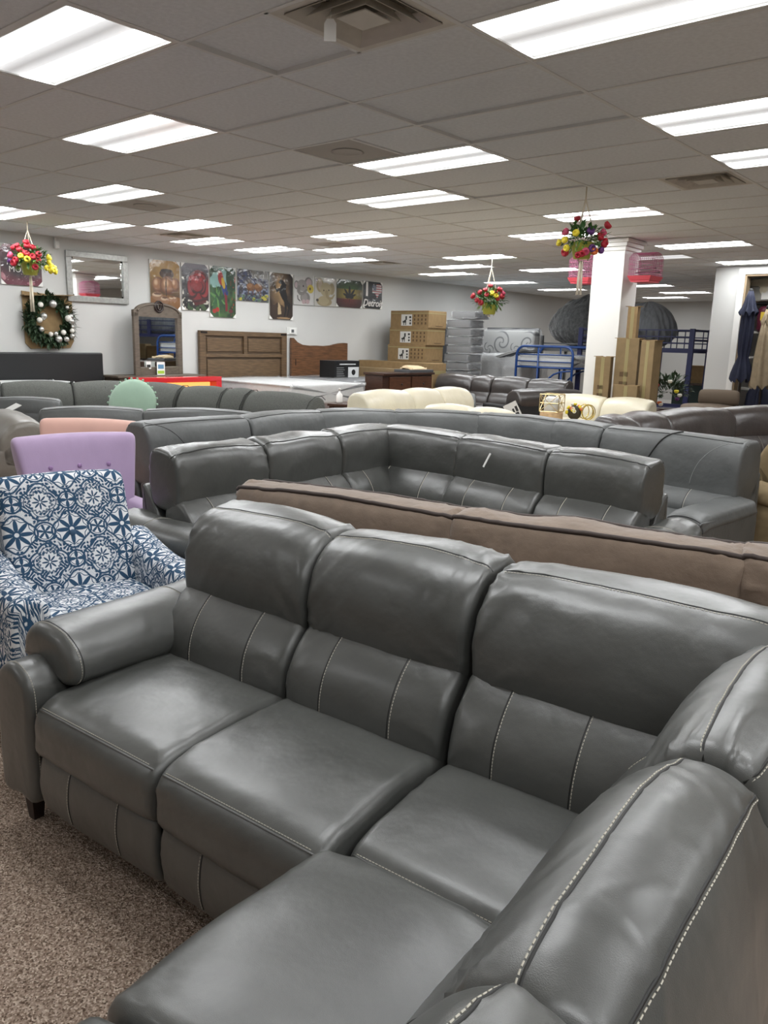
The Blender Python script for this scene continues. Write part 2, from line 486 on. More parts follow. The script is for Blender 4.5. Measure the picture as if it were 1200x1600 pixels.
for c in range(c0, c1):
    for r in range(r0, r1):
        if (c, r) in taken: continue
        x0 = max(c * TX, XL); x1 = min((c + 1) * TX, XR); y0 = max(r * TY, YF); y1 = min((r + 1) * TY, YB)
        if (c, r) in half:
            hs = half[(c, r)]
            if hs == {0}: x0 = (c + .5) * TX
            elif hs == {1}: x1 = (c + .5) * TX
            else: continue
            box_obj('grid_bar', (c + .5) * TX - BW / 2, (c + .5) * TX + BW / 2, y0, y1, CEIL + .0005, CEIL + .03, M_BAR, ceil)
        z = seen(Vector(((x0 + x1) / 2, (y0 + y1) / 2, CEIL)))
        cells.append((z if z else 1e3, c, r, x0, x1, y0, y1))
cells.sort()
tile = None; rest = MB()
LIFT = {(0, 1): (.02, -.004), (0, 3): (.012, 0), (-1, 2): (.008, .002), (0, 4): (.015, .0), (-1, 7): (.012, 0), (-1, 4): (.006, 0), (-2, 4): (.01, 0)}
for n, (z, c, r, x0, x1, y0, y1) in enumerate(cells):
    g = .004
    if z < 900 and n < 300:
        full = (x1 - x0 > TX - .01 and y1 - y0 > TY - .01)
        if tile is None and full:
            tile = MB().box(-TX / 2 + g, TX / 2 - g, -TY / 2 + g, TY / 2 - g, 0, .016, bev=.003).build('ceiling_tile', M_TILE, ceil)
            t_ = tile
        elif full:
            t_ = share('ceiling_tile', tile, ceil)
        else:
            t_ = MB().box(-(x1 - x0) / 2 + g, (x1 - x0) / 2 - g, -(y1 - y0) / 2 + g, (y1 - y0) / 2 - g, 0, .016, bev=.003).build('ceiling_tile', M_TILE, ceil)
        dz, tilt = LIFT.get((c, r), (random.uniform(0, .0015), random.uniform(-.001, .001)))
        t_.location = ((x0 + x1) / 2, (y0 + y1) / 2, CEIL + .005 + dz)
        t_.rotation_euler = (tilt + random.uniform(-.001, .001), random.uniform(-.0008, .0008), 0)
    else:
        rest.box(x0 + g, x1 - g, y0 + g, y1 - g, CEIL + .005, CEIL + .021)
rest_o = rest.build('far_ceiling_tiles', M_TILE, ceil); rest_o['kind'] = 'stuff'

# ------------------------------------------------------------------ ceiling lights
def lens_mat(name, k, lo=0.013):
    m = bpy.data.materials.new(name); m.use_nodes = True
    nt = m.node_tree; b = nt.nodes['Principled BSDF']; Ex.nt = nt
    b.inputs['Base Color'].default_value = (.8, .8, .8, 1); b.inputs['Roughness'].default_value = .25
    sp = nt.nodes.new('ShaderNodeSeparateXYZ'); nt.links.new(nt.nodes.new('ShaderNodeTexCoord').outputs['Object'], sp.inputs[0])
    y = Ex(sp.outputs[1])
    d = eabs(eabs(y) - .158)                           # two tubes behind the lens
    band = 1 - esmooth(d, .045, .092)
    glow = (1 - esmooth(d, .08, .17)) * .016
    rib = esin(Ex(sp.outputs[0]) * 500) * .04 + 1
    s = (band * (1 - lo) + glow + lo) * rib * k
    b.inputs['Emission Color'].default_value = (0.965, 0.985, 1.0, 1)
    nt.links.new(s.o, b.inputs['Emission Strength'])
    return m
M_LENS = lens_mat('prismatic lens lit', LAMP)
M_LENS_DIM = lens_mat('prismatic lens dim', 0.35, .7)
M_TUBE = mat('fluorescent tube', 'ffffff', .3, emit='f6fbff', estr=LAMP * 1.6)
M_REFL = mat('white reflector', 'c8cccc', .3)
LX, LY = TX / 2 - .014, TY / 2 - .014
def troffer(c, r, label, group=None, kind='lit'):
    t = thing('ceiling_light', label, 'ceiling light', ((c + .5) * TX, (r + .5) * TY, CEIL + .002), 0, group)
    fr = MB()
    w = .022
    fr.box(-LX, LX, -LY, -LY + w, 0, .07).box(-LX, LX, LY - w, LY, 0, .07).box(-LX, -LX + w, -LY + w, LY - w, 0, .07).box(LX - w, LX, -LY + w, LY - w, 0, .07).box(-LX, LX, -LY, LY, .07, .075)
    fr.build('frame', M_METALW, t)
    if kind == 'bare':
        MB().box(-LX + w, LX - w, -LY + w, LY - w, .064, .068).build('reflector', M_REFL, t)
        for y in (-.2, -.07, .07, .2):
            MB().tube([(-LX + .04, y, .035), (LX - .04, y, .035)], .013, 8).build('tube', M_TUBE, t, True)
    else:
        a, b_ = LX - w, LY - w
        vs = []; n = 8
        for i in range(n + 1):
            yy = -b_ + 2 * b_ * i / n
            zz = .012 - .006 * math.sin(math.pi * i / n)
            vs += [(-a, yy, zz), (a, yy, zz)]
        fs = [(2 * i + 2, 2 * i + 3, 2 * i + 1, 2 * i)[::-1] for i in range(n)]
        link_mesh('lens', vs, fs, M_LENS_DIM if kind == 'dim' else M_LENS, t)
    return t
for (c, r), lb in LIGHTS.items():
    troffer(c, r, lb, 'ceiling light panels', 'bare' if 'bare' in lb else ('dim' if 'dim unlit' in lb else 'lit'))
for (c, r) in ADDED_LIGHTS:
    troffer(c, r, 'added unseen ceiling panel, put in to light the near showroom floor', 'added ceiling light panels out of view')

# ------------------------------------------------------------------ air diffusers and grille tiles
M_DIFF = mat('grey enamelled diffuser', 'c6c2b8', .4, var=.08, vscale=8)
M_DIFFD = mat('dark duct', '8a877d', .8)
h = TY / 2 - .012
for (a, b), lb in VENTS.items():
    t = thing('air_diffuser', lb, 'air vent', ((a + .25) * TX, (b + .5) * TY, CEIL), 0, 'louvred ceiling diffusers')
    def ring(o0, o1, z0, z1):
        P = [(-o0, -o0, z0), (o0, -o0, z0), (o0, o0, z0), (-o0, o0, z0), (-o1, -o1, z1), (o1, -o1, z1), (o1, o1, z1), (-o1, o1, z1)]
        mb = MB()
        for q in range(4):
            u = (q + 1) % 4
            mb.add([P[q], P[u], P[4 + u], P[4 + q], (P[q][0], P[q][1], z0 + .004), (P[u][0], P[u][1], z0 + .004), (P[4 + u][0], P[4 + u][1], z1 + .004), (P[4 + q][0], P[4 + q][1], z1 + .004)],
                   [(0, 1, 2, 3), (7, 6, 5, 4), (0, 4, 5, 1), (3, 2, 6, 7)])
        return mb
    box_obj('duct', -h + .05, h - .05, -h + .05, h - .05, .052, .06, M_DIFFD, t)
    ring(h, h - .045, .0, .004).build('frame', M_DIFF, t)
    for o0, o1 in ((h - .045, h - .105), (h - .115, h - .165), (h - .175, h - .21)):
        ring(o0, o1, -.004, .05).build('louvre', M_DIFF, t)
    box_obj('centre_plate', -.085, .085, -.085, .085, -.006, .0, M_DIFF, t, .002)
for (a, b), lb in GRILLES.items():
    t = thing('grille_tile', lb, 'air vent', ((a + .25) * TX, (b + .5) * TY, CEIL + .008), 0, 'round grille tiles')
    M_G = mat('grey grille tile', 'b5b3ae', .8, bump=.6, bscale=300)
    box_obj('panel', -h - .005, h + .005, -h - .005, h + .005, 0, .015, M_G, t, .003)
    MB().lathe([(.12, .0), (.125, -.005), (.105, -.006), (.098, -.002), (.02, -.002)], 24).build('round_grille', M_G, t, True)
# paper tag hanging from the near diffuser
t = thing('hanging_tag', 'small white paper tag hanging from the ceiling diffuser', 'tag', (.88, .74, CEIL - .13))
MB().prism([(-.026, 0), (.026, 0), (.026, .07), (.014, .088), (-.014, .088), (-.026, .07)], .002, RZ(40) @ Matrix.Rotation(math.pi / 2, 4, 'X')).build('paper', M_WHITE, t)
MB().tube([(0, 0, .065), (.004, 0, .1), (0, 0, .125)], .0012, 4).build('string', M_WHITE, t)

# ================================================================== sofas
P_SEAT = [(-.02, .305), (-.052, .39), (-.03, .462), (.06, .497), (.28, .515), (.48, .503), (.57, .45), (.55, .34), (.25, .30)]
P_LUMB = [(.465, .46), (.445, .53), (.465, .62), (.525, .70), (.60, .74), (.69, .68), (.67, .50), (.56, .45)]
P_HEAD = [(.575, .70), (.548, .75), (.553, .86), (.598, .955), (.68, 1.004), (.79, 1.012), (.845, .975), (.865, .86), (.84, .71), (.70, .675)]
P_REAR = [(.80, .10), (.875, .10), (.892, .45), (.885, .74), (.85, .79), (.74, .62), (.70, .3), (.72, .11)]
P_FOOT = [(-.03, .125), (-.046, .21), (-.035, .295), (-.01, .305), (.015, .21), (0, .12)]

def recliner_module(root, T, w, m, k=5, nu=14, seat=True, foot=True, lumb=True, head=True, rear=True, stitch=True, wr=.006, seed=0,
                    P=None, head_w=None, backoff=0.0, dash=True, sag=.012, hr=.04, crown=.02, lx=None):
    out = {}
    P = P or {}
    g = .004
    if seat:
        o, G = soft('seat_cushion', P.get('seat', P_SEAT), w - g, m, root, T, k, nu, .03, .010, wr * .6, seed)
        if stitch:
            ln = gout(G, gline_u(G, 2.1, -w / 2 + .03, w / 2 - .03), .0005)
            (stitches if dash else seam)('stitching', ln, M_THREAD, o, **({} if dash else {'r': .002}))
            seam('seam_welt', gout(G, gline_u(G, 2.0, -w / 2 + .02, w / 2 - .02), .0), m, o, .0035)
    B = T @ TR(0, backoff, 0)
    if foot:
        o, G = soft('footrest_panel', P_FOOT, w - .012, m, root, T, max(3, k - 2), nu, .018, .006, wr * .3, seed + 1)
        if stitch:
            for x in (-w * .2, w * .2):
                ln = gline_s(G, x, .2, 2.6, 16)
                stitches('stitching', gout(G, ln, .001), M_THREAD, o)
                seam('seam_welt', gline_s(G, x + .006, .2, 2.6, 16), M_SEAM, o, .002)
    if lumb:
        o, G = soft('lumbar_cushion', P.get('lumb', P_LUMB), w - g, m, root, B, k, nu, .03, .012, wr * .6, seed + 2)
        if stitch:
            for x in (lx or (-w * .22, w * .22)):
                ln = gline_s(G, x, .3, 3.6, 22)
                (stitches if dash else seam)('stitching', gout(G, ln, .0008), M_THREAD, o, **({} if dash else {'r': .0016}))
                seam('seam_welt', gout(G, gline_s(G, x - .006, .3, 3.6, 22), -.0008), M_SEAM, o, .0025)
    hw = head_w or w
    if head:
        o, G = soft('headrest_cushion', P.get('head', P_HEAD), hw - g, m, root, B, k, nu + 6, hr, crown, wr, seed + 3, sag=sag)
        out['head'] = (o, G)
        if stitch:
            ss = P.get('hs', (4.0, 5.9))
            for s_ in ss:
                a = gout(G, gline_u(G, s_, -hw / 2 + .006, hw / 2 - .006), .001)
                if dash: stitches('stitching', a, M_THREAD, o)
                seam('seam_welt', gout(G, gline_u(G, s_ + (.08 if s_ == ss[0] else -.08), -hw / 2 + .004, hw / 2 - .004), -.0005), M_SEAM, o, .0026 if dash else .0045)
    if rear:
        soft('rear_panel', P.get('rear', P_REAR), w - g, m, root, B, max(3, k - 2), max(4, nu // 2), .02, .004, wr * .3, seed + 4)
    if seat or foot:
        MB().box(-w / 2 + .005, w / 2 - .005, .02, .8, .09, .32, T).build('base', M_BLACKSIDE, root)
    return out

def sofa_leg(root, M, x, y, s=.055, h=.13):
    mb = MB(); a, b = s / 2, s / 2 * .62
    vs = [Vector((x + i * b, y + j * b, 0)) for i, j in ((-1, -1), (1, -1), (1, 1), (-1, 1))] + [Vector((x + i * a, y + j * a, h)) for i, j in ((-1, -1), (1, -1), (1, 1), (-1, 1))]
    mb.add([M @ v for v in vs], [(3, 2, 1, 0), (4, 5, 6, 7)] + [(i, (i + 1) % 4, (i + 1) % 4 + 4, i + 4) for i in range(4)])
    return mb.build('leg', M_LEG, root)

RY = RZ(90)     # soft(): X -> Y, profile first coordinate -> -X
def padded_arm(root, T, xc, side, m, k=5, nu=14, stitch=True, wr=.004, length=.82, seed=0, h=.67):
    """arm centred at local x = xc; side -1 = left end (inner face towards +x)"""
    L = length
    # panel
    pw = .19
    prof = [(-pw / 2, .13), (-pw / 2 - .004, .35), (-pw / 2, .52), (0, .58), (pw / 2, .52), (pw / 2 + .006, .35), (pw / 2, .13), (0, .12)]
    o, G = soft('arm_panel', prof, L + .02, m, root, T @ TR(xc + side * .015, L / 2 - .04, 0) @ RY, k, nu, .03, .004, wr * .5, seed)
    if stitch:
        for sgn, s_ in ((1, 1.9), (-1, 4.1)):
            pass
        f = []
        for s_ in np.linspace(0.2, 6, 40):
            f.append(gline_u(G, s_, -L / 2 - .01 + .028, -L / 2 - .01 + .028, 1)[0])
        stitches('stitching', gout(G, np.array(f), .001), M_THREAD, o)
    # pad: overhangs inwards, ends above the panel front
    i = -side
    a = lambda q: -i * q                                   # profile first coord is -x
    prof = [(a(-.135), h - .12), (a(-.145), h - .06), (a(-.11), h - .01), (a(-.03), h + .012), (a(.07), h - .005), (a(.135), h - .055), (a(.15), h - .12), (a(.10), h - .165), (a(0), h - .14)]
    def post(Gm):
        t = np.clip((Gm[:, :, 0] + L / 2) / L, 0, 1)
        Gm[:, :, 2] += .045 * np.clip((t - .68) / .32, 0, 1) ** 2 - .02 * np.clip((.1 - t) / .1, 0, 1) ** 2
        return Gm
    o, G = soft('arm_pad', prof, L * .93, m, root, T @ TR(xc - side * .02, L / 2 + .03, 0) @ RY, k, nu + 4, .035, .008, wr, seed + 2, post=post)
    if stitch:
        L2 = L * .93
        for x_, n_ in ((-L2 / 2 + .034, 40), (L2 * .18, 40)):
            ln = np.array([gline_u(G, s_, x_, x_, 1)[0] for s_ in np.linspace(0.2, 7.6, n_)])
            stitches('stitching', gout(G, ln, .001), M_THREAD, o)
            ln = np.array([gline_u(G, s_, x_ + .006, x_ + .006, 1)[0] for s_ in np.linspace(0.2, 7.6, n_)])
            seam('seam_welt', gout(G, ln, -.001), M_SEAM, o, .0022)

def boxy_arm(root, T, xc, m, w=.29, h=.62, y0=-.11, y1=.62, k=5, nu=12, seed=0):
    a = w / 2; L = y1 - y0; yc = (y0 + y1) / 2
    prof = [(-a, .1), (-a - .004, .3), (-a, h - .07), (-a + .03, h - .045), (a - .03, h - .045), (a, h - .07), (a + .004, .3), (a, .1)]
    soft('arm_panel', prof, L, m, root, T @ TR(xc, yc, 0) @ RY, k, nu, .02, .003, .002, seed)
    prof = [(-a + .004, h - .10), (-a + .002, h - .05), (-a + .03, h - .012), (0, h + .004), (a - .03, h - .012), (a - .002, h - .05), (a - .004, h - .10), (0, h - .09)]
    def post(G):
        t = np.clip((G[:, :, 0] + L / 2) / L, 0, 1); G[:, :, 2] += .03 * t - .03 * np.clip((.15 - t) / .15, 0, 1) ** 2
        return G
    o, G = soft('arm_pad', prof, L + .004, m, root, T @ TR(xc, yc, 0) @ RY, k, nu, .03, .004, .004, seed + 1, post=post)
    seam('seam_welt', gout(G, np.array([gline_u(G, s_, -L / 2 + .012, -L / 2 + .012, 1)[0] for s_ in np.linspace(.3, 5.7, 30)]), .002), M_SEAM, o, .003)
    return o

# ---- near grey leather sectional
near = thing('sectional_sofa', 'big grey leather reclining sectional sofa filling the foreground, pale stitching', 'sofa', (2.42, -.77, 0), math.radians(4))
I4 = Matrix.Identity(4)
recliner_module(near, TR(-.89, 0), .60, M_GREY, 8, 34, seed=1, wr=.009, head_w=.605, sag=.009, hr=.03, crown=.012)
recliner_module(near, TR(-.292, 0), .59, M_GREY, 8, 34, seed=11, wr=.011, head_w=.60, sag=.009, hr=.03, crown=.012)
# corner seat and its back
recliner_module(near, TR(.42, 0), .80, M_GREY, 8, 40, foot=False, seat=False, seed=24, wr=.011, sag=.009, hr=.03, crown=.012, lx=(-.25, -.03))
recliner_module(near, TR(.325, .055), .62, M_GREY, 8, 34, foot=False, lumb=False, head=False, rear=False, seed=21, wr=.009,
                P={'seat': [(-.02, .305), (-.035, .39), (-.02, .455), (.05, .487), (.25, .505), (.45, .497), (.54, .45), (.52, .34), (.25, .30)]})
RL = RZ(-90)
P5 = {'head': [(.63, .69), (.60, .76), (.612, .86), (.655, .955), (.715, 1.005), (.775, 1.006), (.818, .972), (.858, .87), (.868, .74), (.70, .675)],
      'rear': [(.76, .10), (.86, .10), (.885, .45), (.888, .64), (.85, .72), (.74, .6), (.70, .3), (.70, .11)]}
# right leg: corner return back, then two recliners facing -x
recliner_module(near, TR(.0, .335) @ RL, .62, M_GREY, 8, 34, seat=False, foot=False, seed=31, wr=.011, backoff=.04, sag=.022, hr=.03, P=P5)
recliner_module(near, TR(0, -.29) @ RL, .575, M_GREY, 8, 36, lumb=False, head=False, rear=False, seed=41, wr=.009, stitch=False)
recliner_module(near, TR(0, -.308) @ RL, .625, M_GREY, 9, 44, seat=False, foot=False, seed=41, wr=.011, backoff=.04, sag=.035, hr=.03, crown=.026, P=P5)
recliner_module(near, TR(0, -.925, .025) @ RL, .605, M_GREY, 8, 30, seat=False, foot=False, seed=51, wr=.009, backoff=.04, sag=.018, hr=.03, P=P5)
recliner_module(near, TR(0, -.888) @ RL, .60, M_GREY, 8, 30, lumb=False, head=False, rear=False, seed=52, wr=.009, stitch=False)
padded_arm(near, I4, -1.295, -1, M_GREY, 7, 24, seed=5)
padded_arm(near, TR(0, -1.25) @ RL, .11, 1, M_GREY, 5, 14, seed=6)
for x, y in ((-1.33, .02), (-1.33, .72), (.8, .8)): sofa_leg(near, I4, x, y)
for x, y in ((.06, -1.38), (.8, -1.38)): sofa_leg(near, I4, x, y)
MB().box(.1, .85, .1, .85, .1, .3).build('corner_base', M_BLACKSIDE, near)

# ================================================================== sofas behind the first
def seg_T(p0, p1, yref):
    a = Vector((p0[0], p0[1], 0)); b = Vector((p1[0], p1[1], 0))
    d = (b - a); w = d.length; d.normalize(); n = Vector((-d.y, d.x, 0))
    M = Matrix.Identity(4)
    o = (a + b) / 2 - n * yref
    for i in range(3): M[i][0] = d[i]; M[i][1] = n[i]; M[i][3] = o[i]
    return M, w
HEADS = {}
def zs(P, f): return [(y, z * f) for y, z in P]
def chain_sofa(name, label, pts, m, yref=.74, P=None, arms='', cat='sofa', k=4, nu=10, stitch=True, dash=False, foot=True, lumb=True, wr=.006, seed=0, rear_m=None, arm_h=.64, rear=True, overlap=.0, sag=.012, hr=.04, crown=.02):
    c = Vector((sum(p[0] for p in pts) / len(pts), sum(p[1] for p in pts) / len(pts), 0))
    root = thing(name, label, cat, c)
    inv = Matrix.Translation(-c)
    HEADS[root.name] = hs_ = []
    for i in range(len(pts) - 1):
        T, w = seg_T(pts[i], pts[i + 1], yref); T = inv @ T
        hd_ = recliner_module(root, T, w + overlap, m, k, nu, foot=foot and w > .5, lumb=lumb, stitch=stitch, dash=dash, wr=wr, seed=seed + 7 * i, P=P, rear=rear, sag=sag, hr=hr, crown=crown)
        hs_.append((hd_.get('head'), T, w))
        if i == 0 and 'L' in arms: padded_arm(root, T, -w / 2 - .115, -1, m, k, nu, stitch, wr * .6, .85, seed + 3, arm_h)
        if i == len(pts) - 2 and 'R' in arms: padded_arm(root, T, w / 2 + .115, 1, m, k, nu, stitch, wr * .6, .85, seed + 4, arm_h)
        for q in ((-w / 2 + .06, .05), (w / 2 - .06, .05), (-w / 2 + .06, .78), (w / 2 - .06, .78)): sofa_leg(root, T, *q, .05, .1)
    return root

P2 = {'head': [(.59, .69), (.562, .735), (.558, .86), (.583, .957), (.635, .998), (.74, 1.01), (.80, .98), (.818, .86), (.80, .71), (.70, .67)], 'hs': (3.6, 5.6)}
sec2 = chain_sofa('sectional_sofa', 'glossy dark grey leather corner sofa with loose head cushions behind the brown sofa',
    [(-.2, .52), (-.25, 1.21), (-.31, 1.92), (-.36, 2.62), (.44, 2.62), (1.18, 2.52), (1.84, 2.46)], M_GREY2, arms='LR', k=6, nu=20, seed=60, wr=.011, P=P2, sag=.005, hr=.026, crown=.012)
P3 = {'head': [(.56, .62), (.545, .70), (.553, .86), (.585, .975), (.65, 1.018), (.77, 1.022), (.84, .98), (.865, .85), (.84, .65), (.70, .60)],
      'lumb': [(.465, .46), (.445, .52), (.46, .58), (.52, .64), (.60, .66), (.69, .6), (.67, .50), (.56, .45)], 'hs': (3.6, 5.5)}
sec3 = chain_sofa('sectional_sofa', 'slate grey leather curved sectional sofa with high backs and power arm at right', 
    [(-1.35, 1.1), (-1.36, 2.02), (-1.43, 2.93), (-1.06, 3.56), (-.41, 4.0), (.34, 4.1), (.83, 4.0), (1.95, 3.82)], M_SLATE, P=P3, k=6, nu=18, seed=90, wr=.008, sag=.005, hr=.028, crown=.012)
# power button plate on the right arm
T, w = seg_T((.83, 4.0), (1.95, 3.82), .74)
T = Matrix.Translation(-Vector(sec3.location)) @ T
boxy_arm(sec3, T, w / 2 - .005, M_SLATE, w=.26, seed=95)
(hd_, G_), T, w = HEADS[sec3.name][-1]
cord = [gline_u(G_, s_, x_, x_, 1)[0] for s_, x_ in zip(np.linspace(4.3, 1.2, 20), np.linspace(.06, -.16, 20))]
seam('cord_seam', gout(G_, np.array(cord), .004), M_SEAM, hd_, .006)
diag = [gline_u(G_, s_, x_, x_, 1)[0] for s_, x_ in zip(np.linspace(4.2, .9, 24), w / 2 - .04 - .3 * np.sin(np.linspace(0, 1.57, 24)) ** 1.3)]
seam('curved_seam', gout(G_, np.array(diag), .001), mat('grey thread', '8b8d8b', .7), hd_, .0022)
(hd_, G_), T0, w0_ = HEADS[sec3.name][0]
diag = [gline_u(G_, s_, x_, x_, 1)[0] for s_, x_ in zip(np.linspace(4.2, .9, 24), -w0_ / 2 + .04 + .3 * np.sin(np.linspace(0, 1.57, 24)) ** 1.3)]
seam('curved_seam', gout(G_, np.array(diag), .001), M_SEAM, hd_, .0022)
pb = MB().box(w / 2 + .07, w / 2 + .13, -.128, -.118, .475, .50, T, .003).build('button_plate', mat('black plastic', '151515', .3), sec3)
MB().box(w / 2 + .085, w / 2 + .10, -.131, -.127, .481, .494, T).build('button', mat('grey plastic', '8a8a8a', .4), pb)

# brown suede sofa seen from behind
PB = {'head': [(.50, .62), (.465, .74), (.485, .87), (.54, .945), (.62, .962), (.705, .953), (.74, .92), (.745, .84), (.72, .75), (.6, .60)],
      'rear': [(.75, .07), (.92, .07), (.935, .4), (.93, .71), (.885, .79), (.79, .805), (.72, .72), (.70, .2)], 'hs': ()}
brown = thing('suede_sofa', 'taupe brown suede sofa seen from behind with dark piped cushions', 'sofa', (2.2, .8, 0))
inv = TR(-2.2, -.8)
bp = [(3.95, 1.16), (2.78, .86), (1.76, .62), (.69, .42)]
for i in range(3):
    T, w = seg_T(bp[i], bp[i + 1], .66); T = inv @ T
    g = .006
    soft('seat_cushion', P_SEAT, w - g, M_SUEDE, brown, T, 4, 8, .03, .01, .004, 120 + i)
    o, G = soft('back_cushion', PB['head'], w + .03, M_SUEDE, brown, T, 8, 44, .035, .012, .014, 130 + i)
    for s_ in (3.0, 5.25): seam('piping', gout(G, gline_u(G, s_, -w / 2 - .01, w / 2 + .01, 60), .005), M_SUEDE_PIPE, o, .010, 6)
    o, G = soft('rear_panel', PB['rear'], w - g, M_SUEDE, brown, T, 5, 14, .03, .004, .003, 140 + i)
    for sx in (-1, 1):
        ln = gline_s(G, sx * (w / 2 - .045), .8, 5.2, 40)
        stitches('stitching', gout(G, ln, .002), mat('cream thread', 'd9c9a8', .7), o, .018, .012, .0022)
    MB().box(-w / 2 + .005, w / 2 - .005, .02, .8, .09, .32, T).build('base', M_BLACKSIDE, brown)
    for q in ((-w / 2 + .06, .05), (w / 2 - .06, .05), (-w / 2 + .06, .85), (w / 2 - .06, .85)): sofa_leg(brown, T, *q, .05, .1)
    if i == 2: padded_arm(brown, T, w / 2 + .10, 1, M_SUEDE, 4, 10, False, .004, .85, 151, .62)

# charcoal cloth sectional
PC = {'head': [(.50, .50), (.49, .62), (.52, .78), (.60, .91), (.69, .965), (.77, .965), (.83, .92), (.86, .78), (.84, .55), (.68, .48)], 'hs': ()}
char = chain_sofa('sectional_sofa', 'charcoal woven cloth corner sofa with a round mint cushion on it', 
    [(-7.15, 1.86), (-6.87, 2.64), (-6.57, 3.44), (-6.28, 4.2), (-5.32, 4.37), (-4.66, 4.57), (-4.23, 4.62), (-3.04, 4.58)], M_CHAR, P=PC, lumb=False, stitch=False, k=4, nu=10, seed=170, arms='R')
# vertical seams on its backs
cpts = [(-7.15, 1.86), (-6.87, 2.64), (-6.57, 3.44), (-6.28, 4.2), (-5.32, 4.37), (-4.66, 4.57), (-4.23, 4.62), (-3.04, 4.58)]
M_CSEAM = mat('charcoal seam', '2c2d2b', .9)
for i in range(len(cpts) - 1):
    T, w = seg_T(cpts[i], cpts[i + 1], .74); T = Matrix.Translation(-Vector(char.location)) @ T
    for x in ((-w / 2, w / 2, .0) if w > .55 else (-w / 2, w / 2)):
        pts = [T @ Vector((x, y, z)) for y, z in ((.478, .6), (.502, .78), (.58, .915), (.68, .975), (.77, .975), (.83, .93))]
        seam('seam_welt', pts, M_CSEAM, char, .004)

# grey leather sofa with its back to us, between the chairs and the charcoal sofa
PE = {'head': zs(P3['head'], .89), 'rear': zs(P_REAR, .98), 'hs': (3.6, 5.5)}
chain_sofa('sofa', 'grey leather sofa seen from behind, in front of the charcoal sofa', [(-2.48, 3.12), (-3.31, 2.45), (-3.85, 1.66)], M_SLATE, P=PE, lumb=False, seed=230, stitch=True, foot=False)
chain_sofa('sofa', 'grey leather sofa end at the left edge, below the black headboard', [(-4.75, 2.35), (-5.2, 1.7), (-5.6, .95)], M_SLATE, P=PE, lumb=False, seed=240, stitch=True, foot=False)
# taupe recliner at the left edge
PT = {'head': [(.53, .55), (.50, .64), (.52, .78), (.60, .88), (.70, .91), (.80, .90), (.86, .82), (.86, .70), (.80, .58), (.68, .52)], 'hs': (4.0,)}
chain_sofa('recliner', 'taupe leather recliner with a white label at the left edge', [(-4.0, 1.36), (-2.78, 1.06)], M_TAUPE, P=PT, lumb=True, seed=250, stitch=False, foot=True, cat='recliner')
lb = tag(MB().box(-.12, .12, -.003, .003, -.08, .08, RZ(-14) @ Matrix.Rotation(math.radians(-62), 4, 'X')).build('paper_label', M_WHITE), 'white paper label lying on the taupe recliner back', 'label')
lb.location = (-3.86, 1.40, .915)

# cream sofas
PCR = {'head': [(.46, .52), (.43, .66), (.45, .85), (.53, .96), (.63, 1.0), (.74, .985), (.80, .9), (.80, .7), (.74, .55), (.6, .49)], 'hs': ()}
chain_sofa('loveseat', 'cream leather three cushion sofa behind the slate sectional', [(-3.02, 5.2), (-3.1, 6.2), (-3.1, 6.85), (-3.06, 7.5)], M_CREAM, yref=.63, P=PCR, lumb=False, stitch=False, foot=False, seed=270, arms='L')
chain_sofa('loveseat', 'cream leather two cushion sofa in front of the upright cartons', [(-1.64, 7.58), (-.96, 7.62), (-.35, 7.64)], M_CREAM, yref=.63, P=PCR, lumb=False, stitch=False, foot=False, seed=280, arms='R')
PCS = {'head': zs(PCR['head'], .90), 'rear': zs(P_REAR, .92), 'hs': ()}
chain_sofa('loveseat', 'low cream sofa back in front of the cream three cushion sofa', [(-1.15, 5.72), (-1.7, 5.78), (-2.3, 5.68)], M_CREAM, yref=.63, P=PCS, lumb=False, stitch=False, foot=False, seed=290)
# dark brown leather sectionals
dks = chain_sofa('sectional_sofa', 'dark brown leather corner sofa with black rear side, in front of the blue bunk bed', [(-6.2, 11.12), (-5.33, 11.12), (-4.88, 11.12), (-4.11, 11.14), (-3.3, 11.12)], M_BROWN, P={'hs': ()}, stitch=False, seed=300, wr=.012)
PM = {'head': [(.56, .58), (.50, .70), (.53, .82), (.62, .885), (.74, .89), (.86, .85), (.92, .76), (.90, .66), (.84, .6), (.70, .56)], 'hs': ()}
r_ = chain_sofa('loveseat', 'dark brown leather loveseat with black side seen from behind, below blue bunk bed', [(-2.95, 10.75), (-3.5, 9.55)], M_BROWN, P=PM, stitch=False, seed=320, wr=.012, rear=False)
T, w = seg_T((-2.95, 10.75), (-3.5, 9.55), .74); T = Matrix.Translation(-Vector(r_.location)) @ T
MB().box(-w / 2, w / 2 + .1, .72, .90, .08, .68, T, .02).build('rear_panel', M_BLACKSIDE, r_)
MB().box(w / 2 - .02, w / 2 + .14, -.02, .86, .08, .62, T, .03).build('arm_panel', M_BLACKSIDE, r_)
for ch in list(r_.children):
    ch.location = Vector(ch.location) + Vector(r_.location) - Vector(dks.location); ch.parent = dks
bpy.data.objects.remove(r_)
chain_sofa('sectional_sofa', 'brown leather sofa with rounded head cushions at the right, under the umbrellas', [(.38, 4.75), (.42, 5.12), (.46, 5.75), (.66, 7.05), (1.15, 8.25)], M_BROWN2, P={'hs': (), 'lumb': P_LUMB}, stitch=True, seed=330, wr=.01)
M_TAUPEF = mat('taupe cloth', '7d7165', .9, spec=.15, var=.08, vscale=30, bump=.3, bscale=250)
tp = chain_sofa('sofa', 'taupe cloth sofa with bolster in front of the partition wall', [(-.42, 8.72), (.25, 8.95), (1.2, 8.9)], M_TAUPEF, P={'head': zs(PC['head'], .95), 'hs': ()}, lumb=False, stitch=False, foot=False, seed=350)
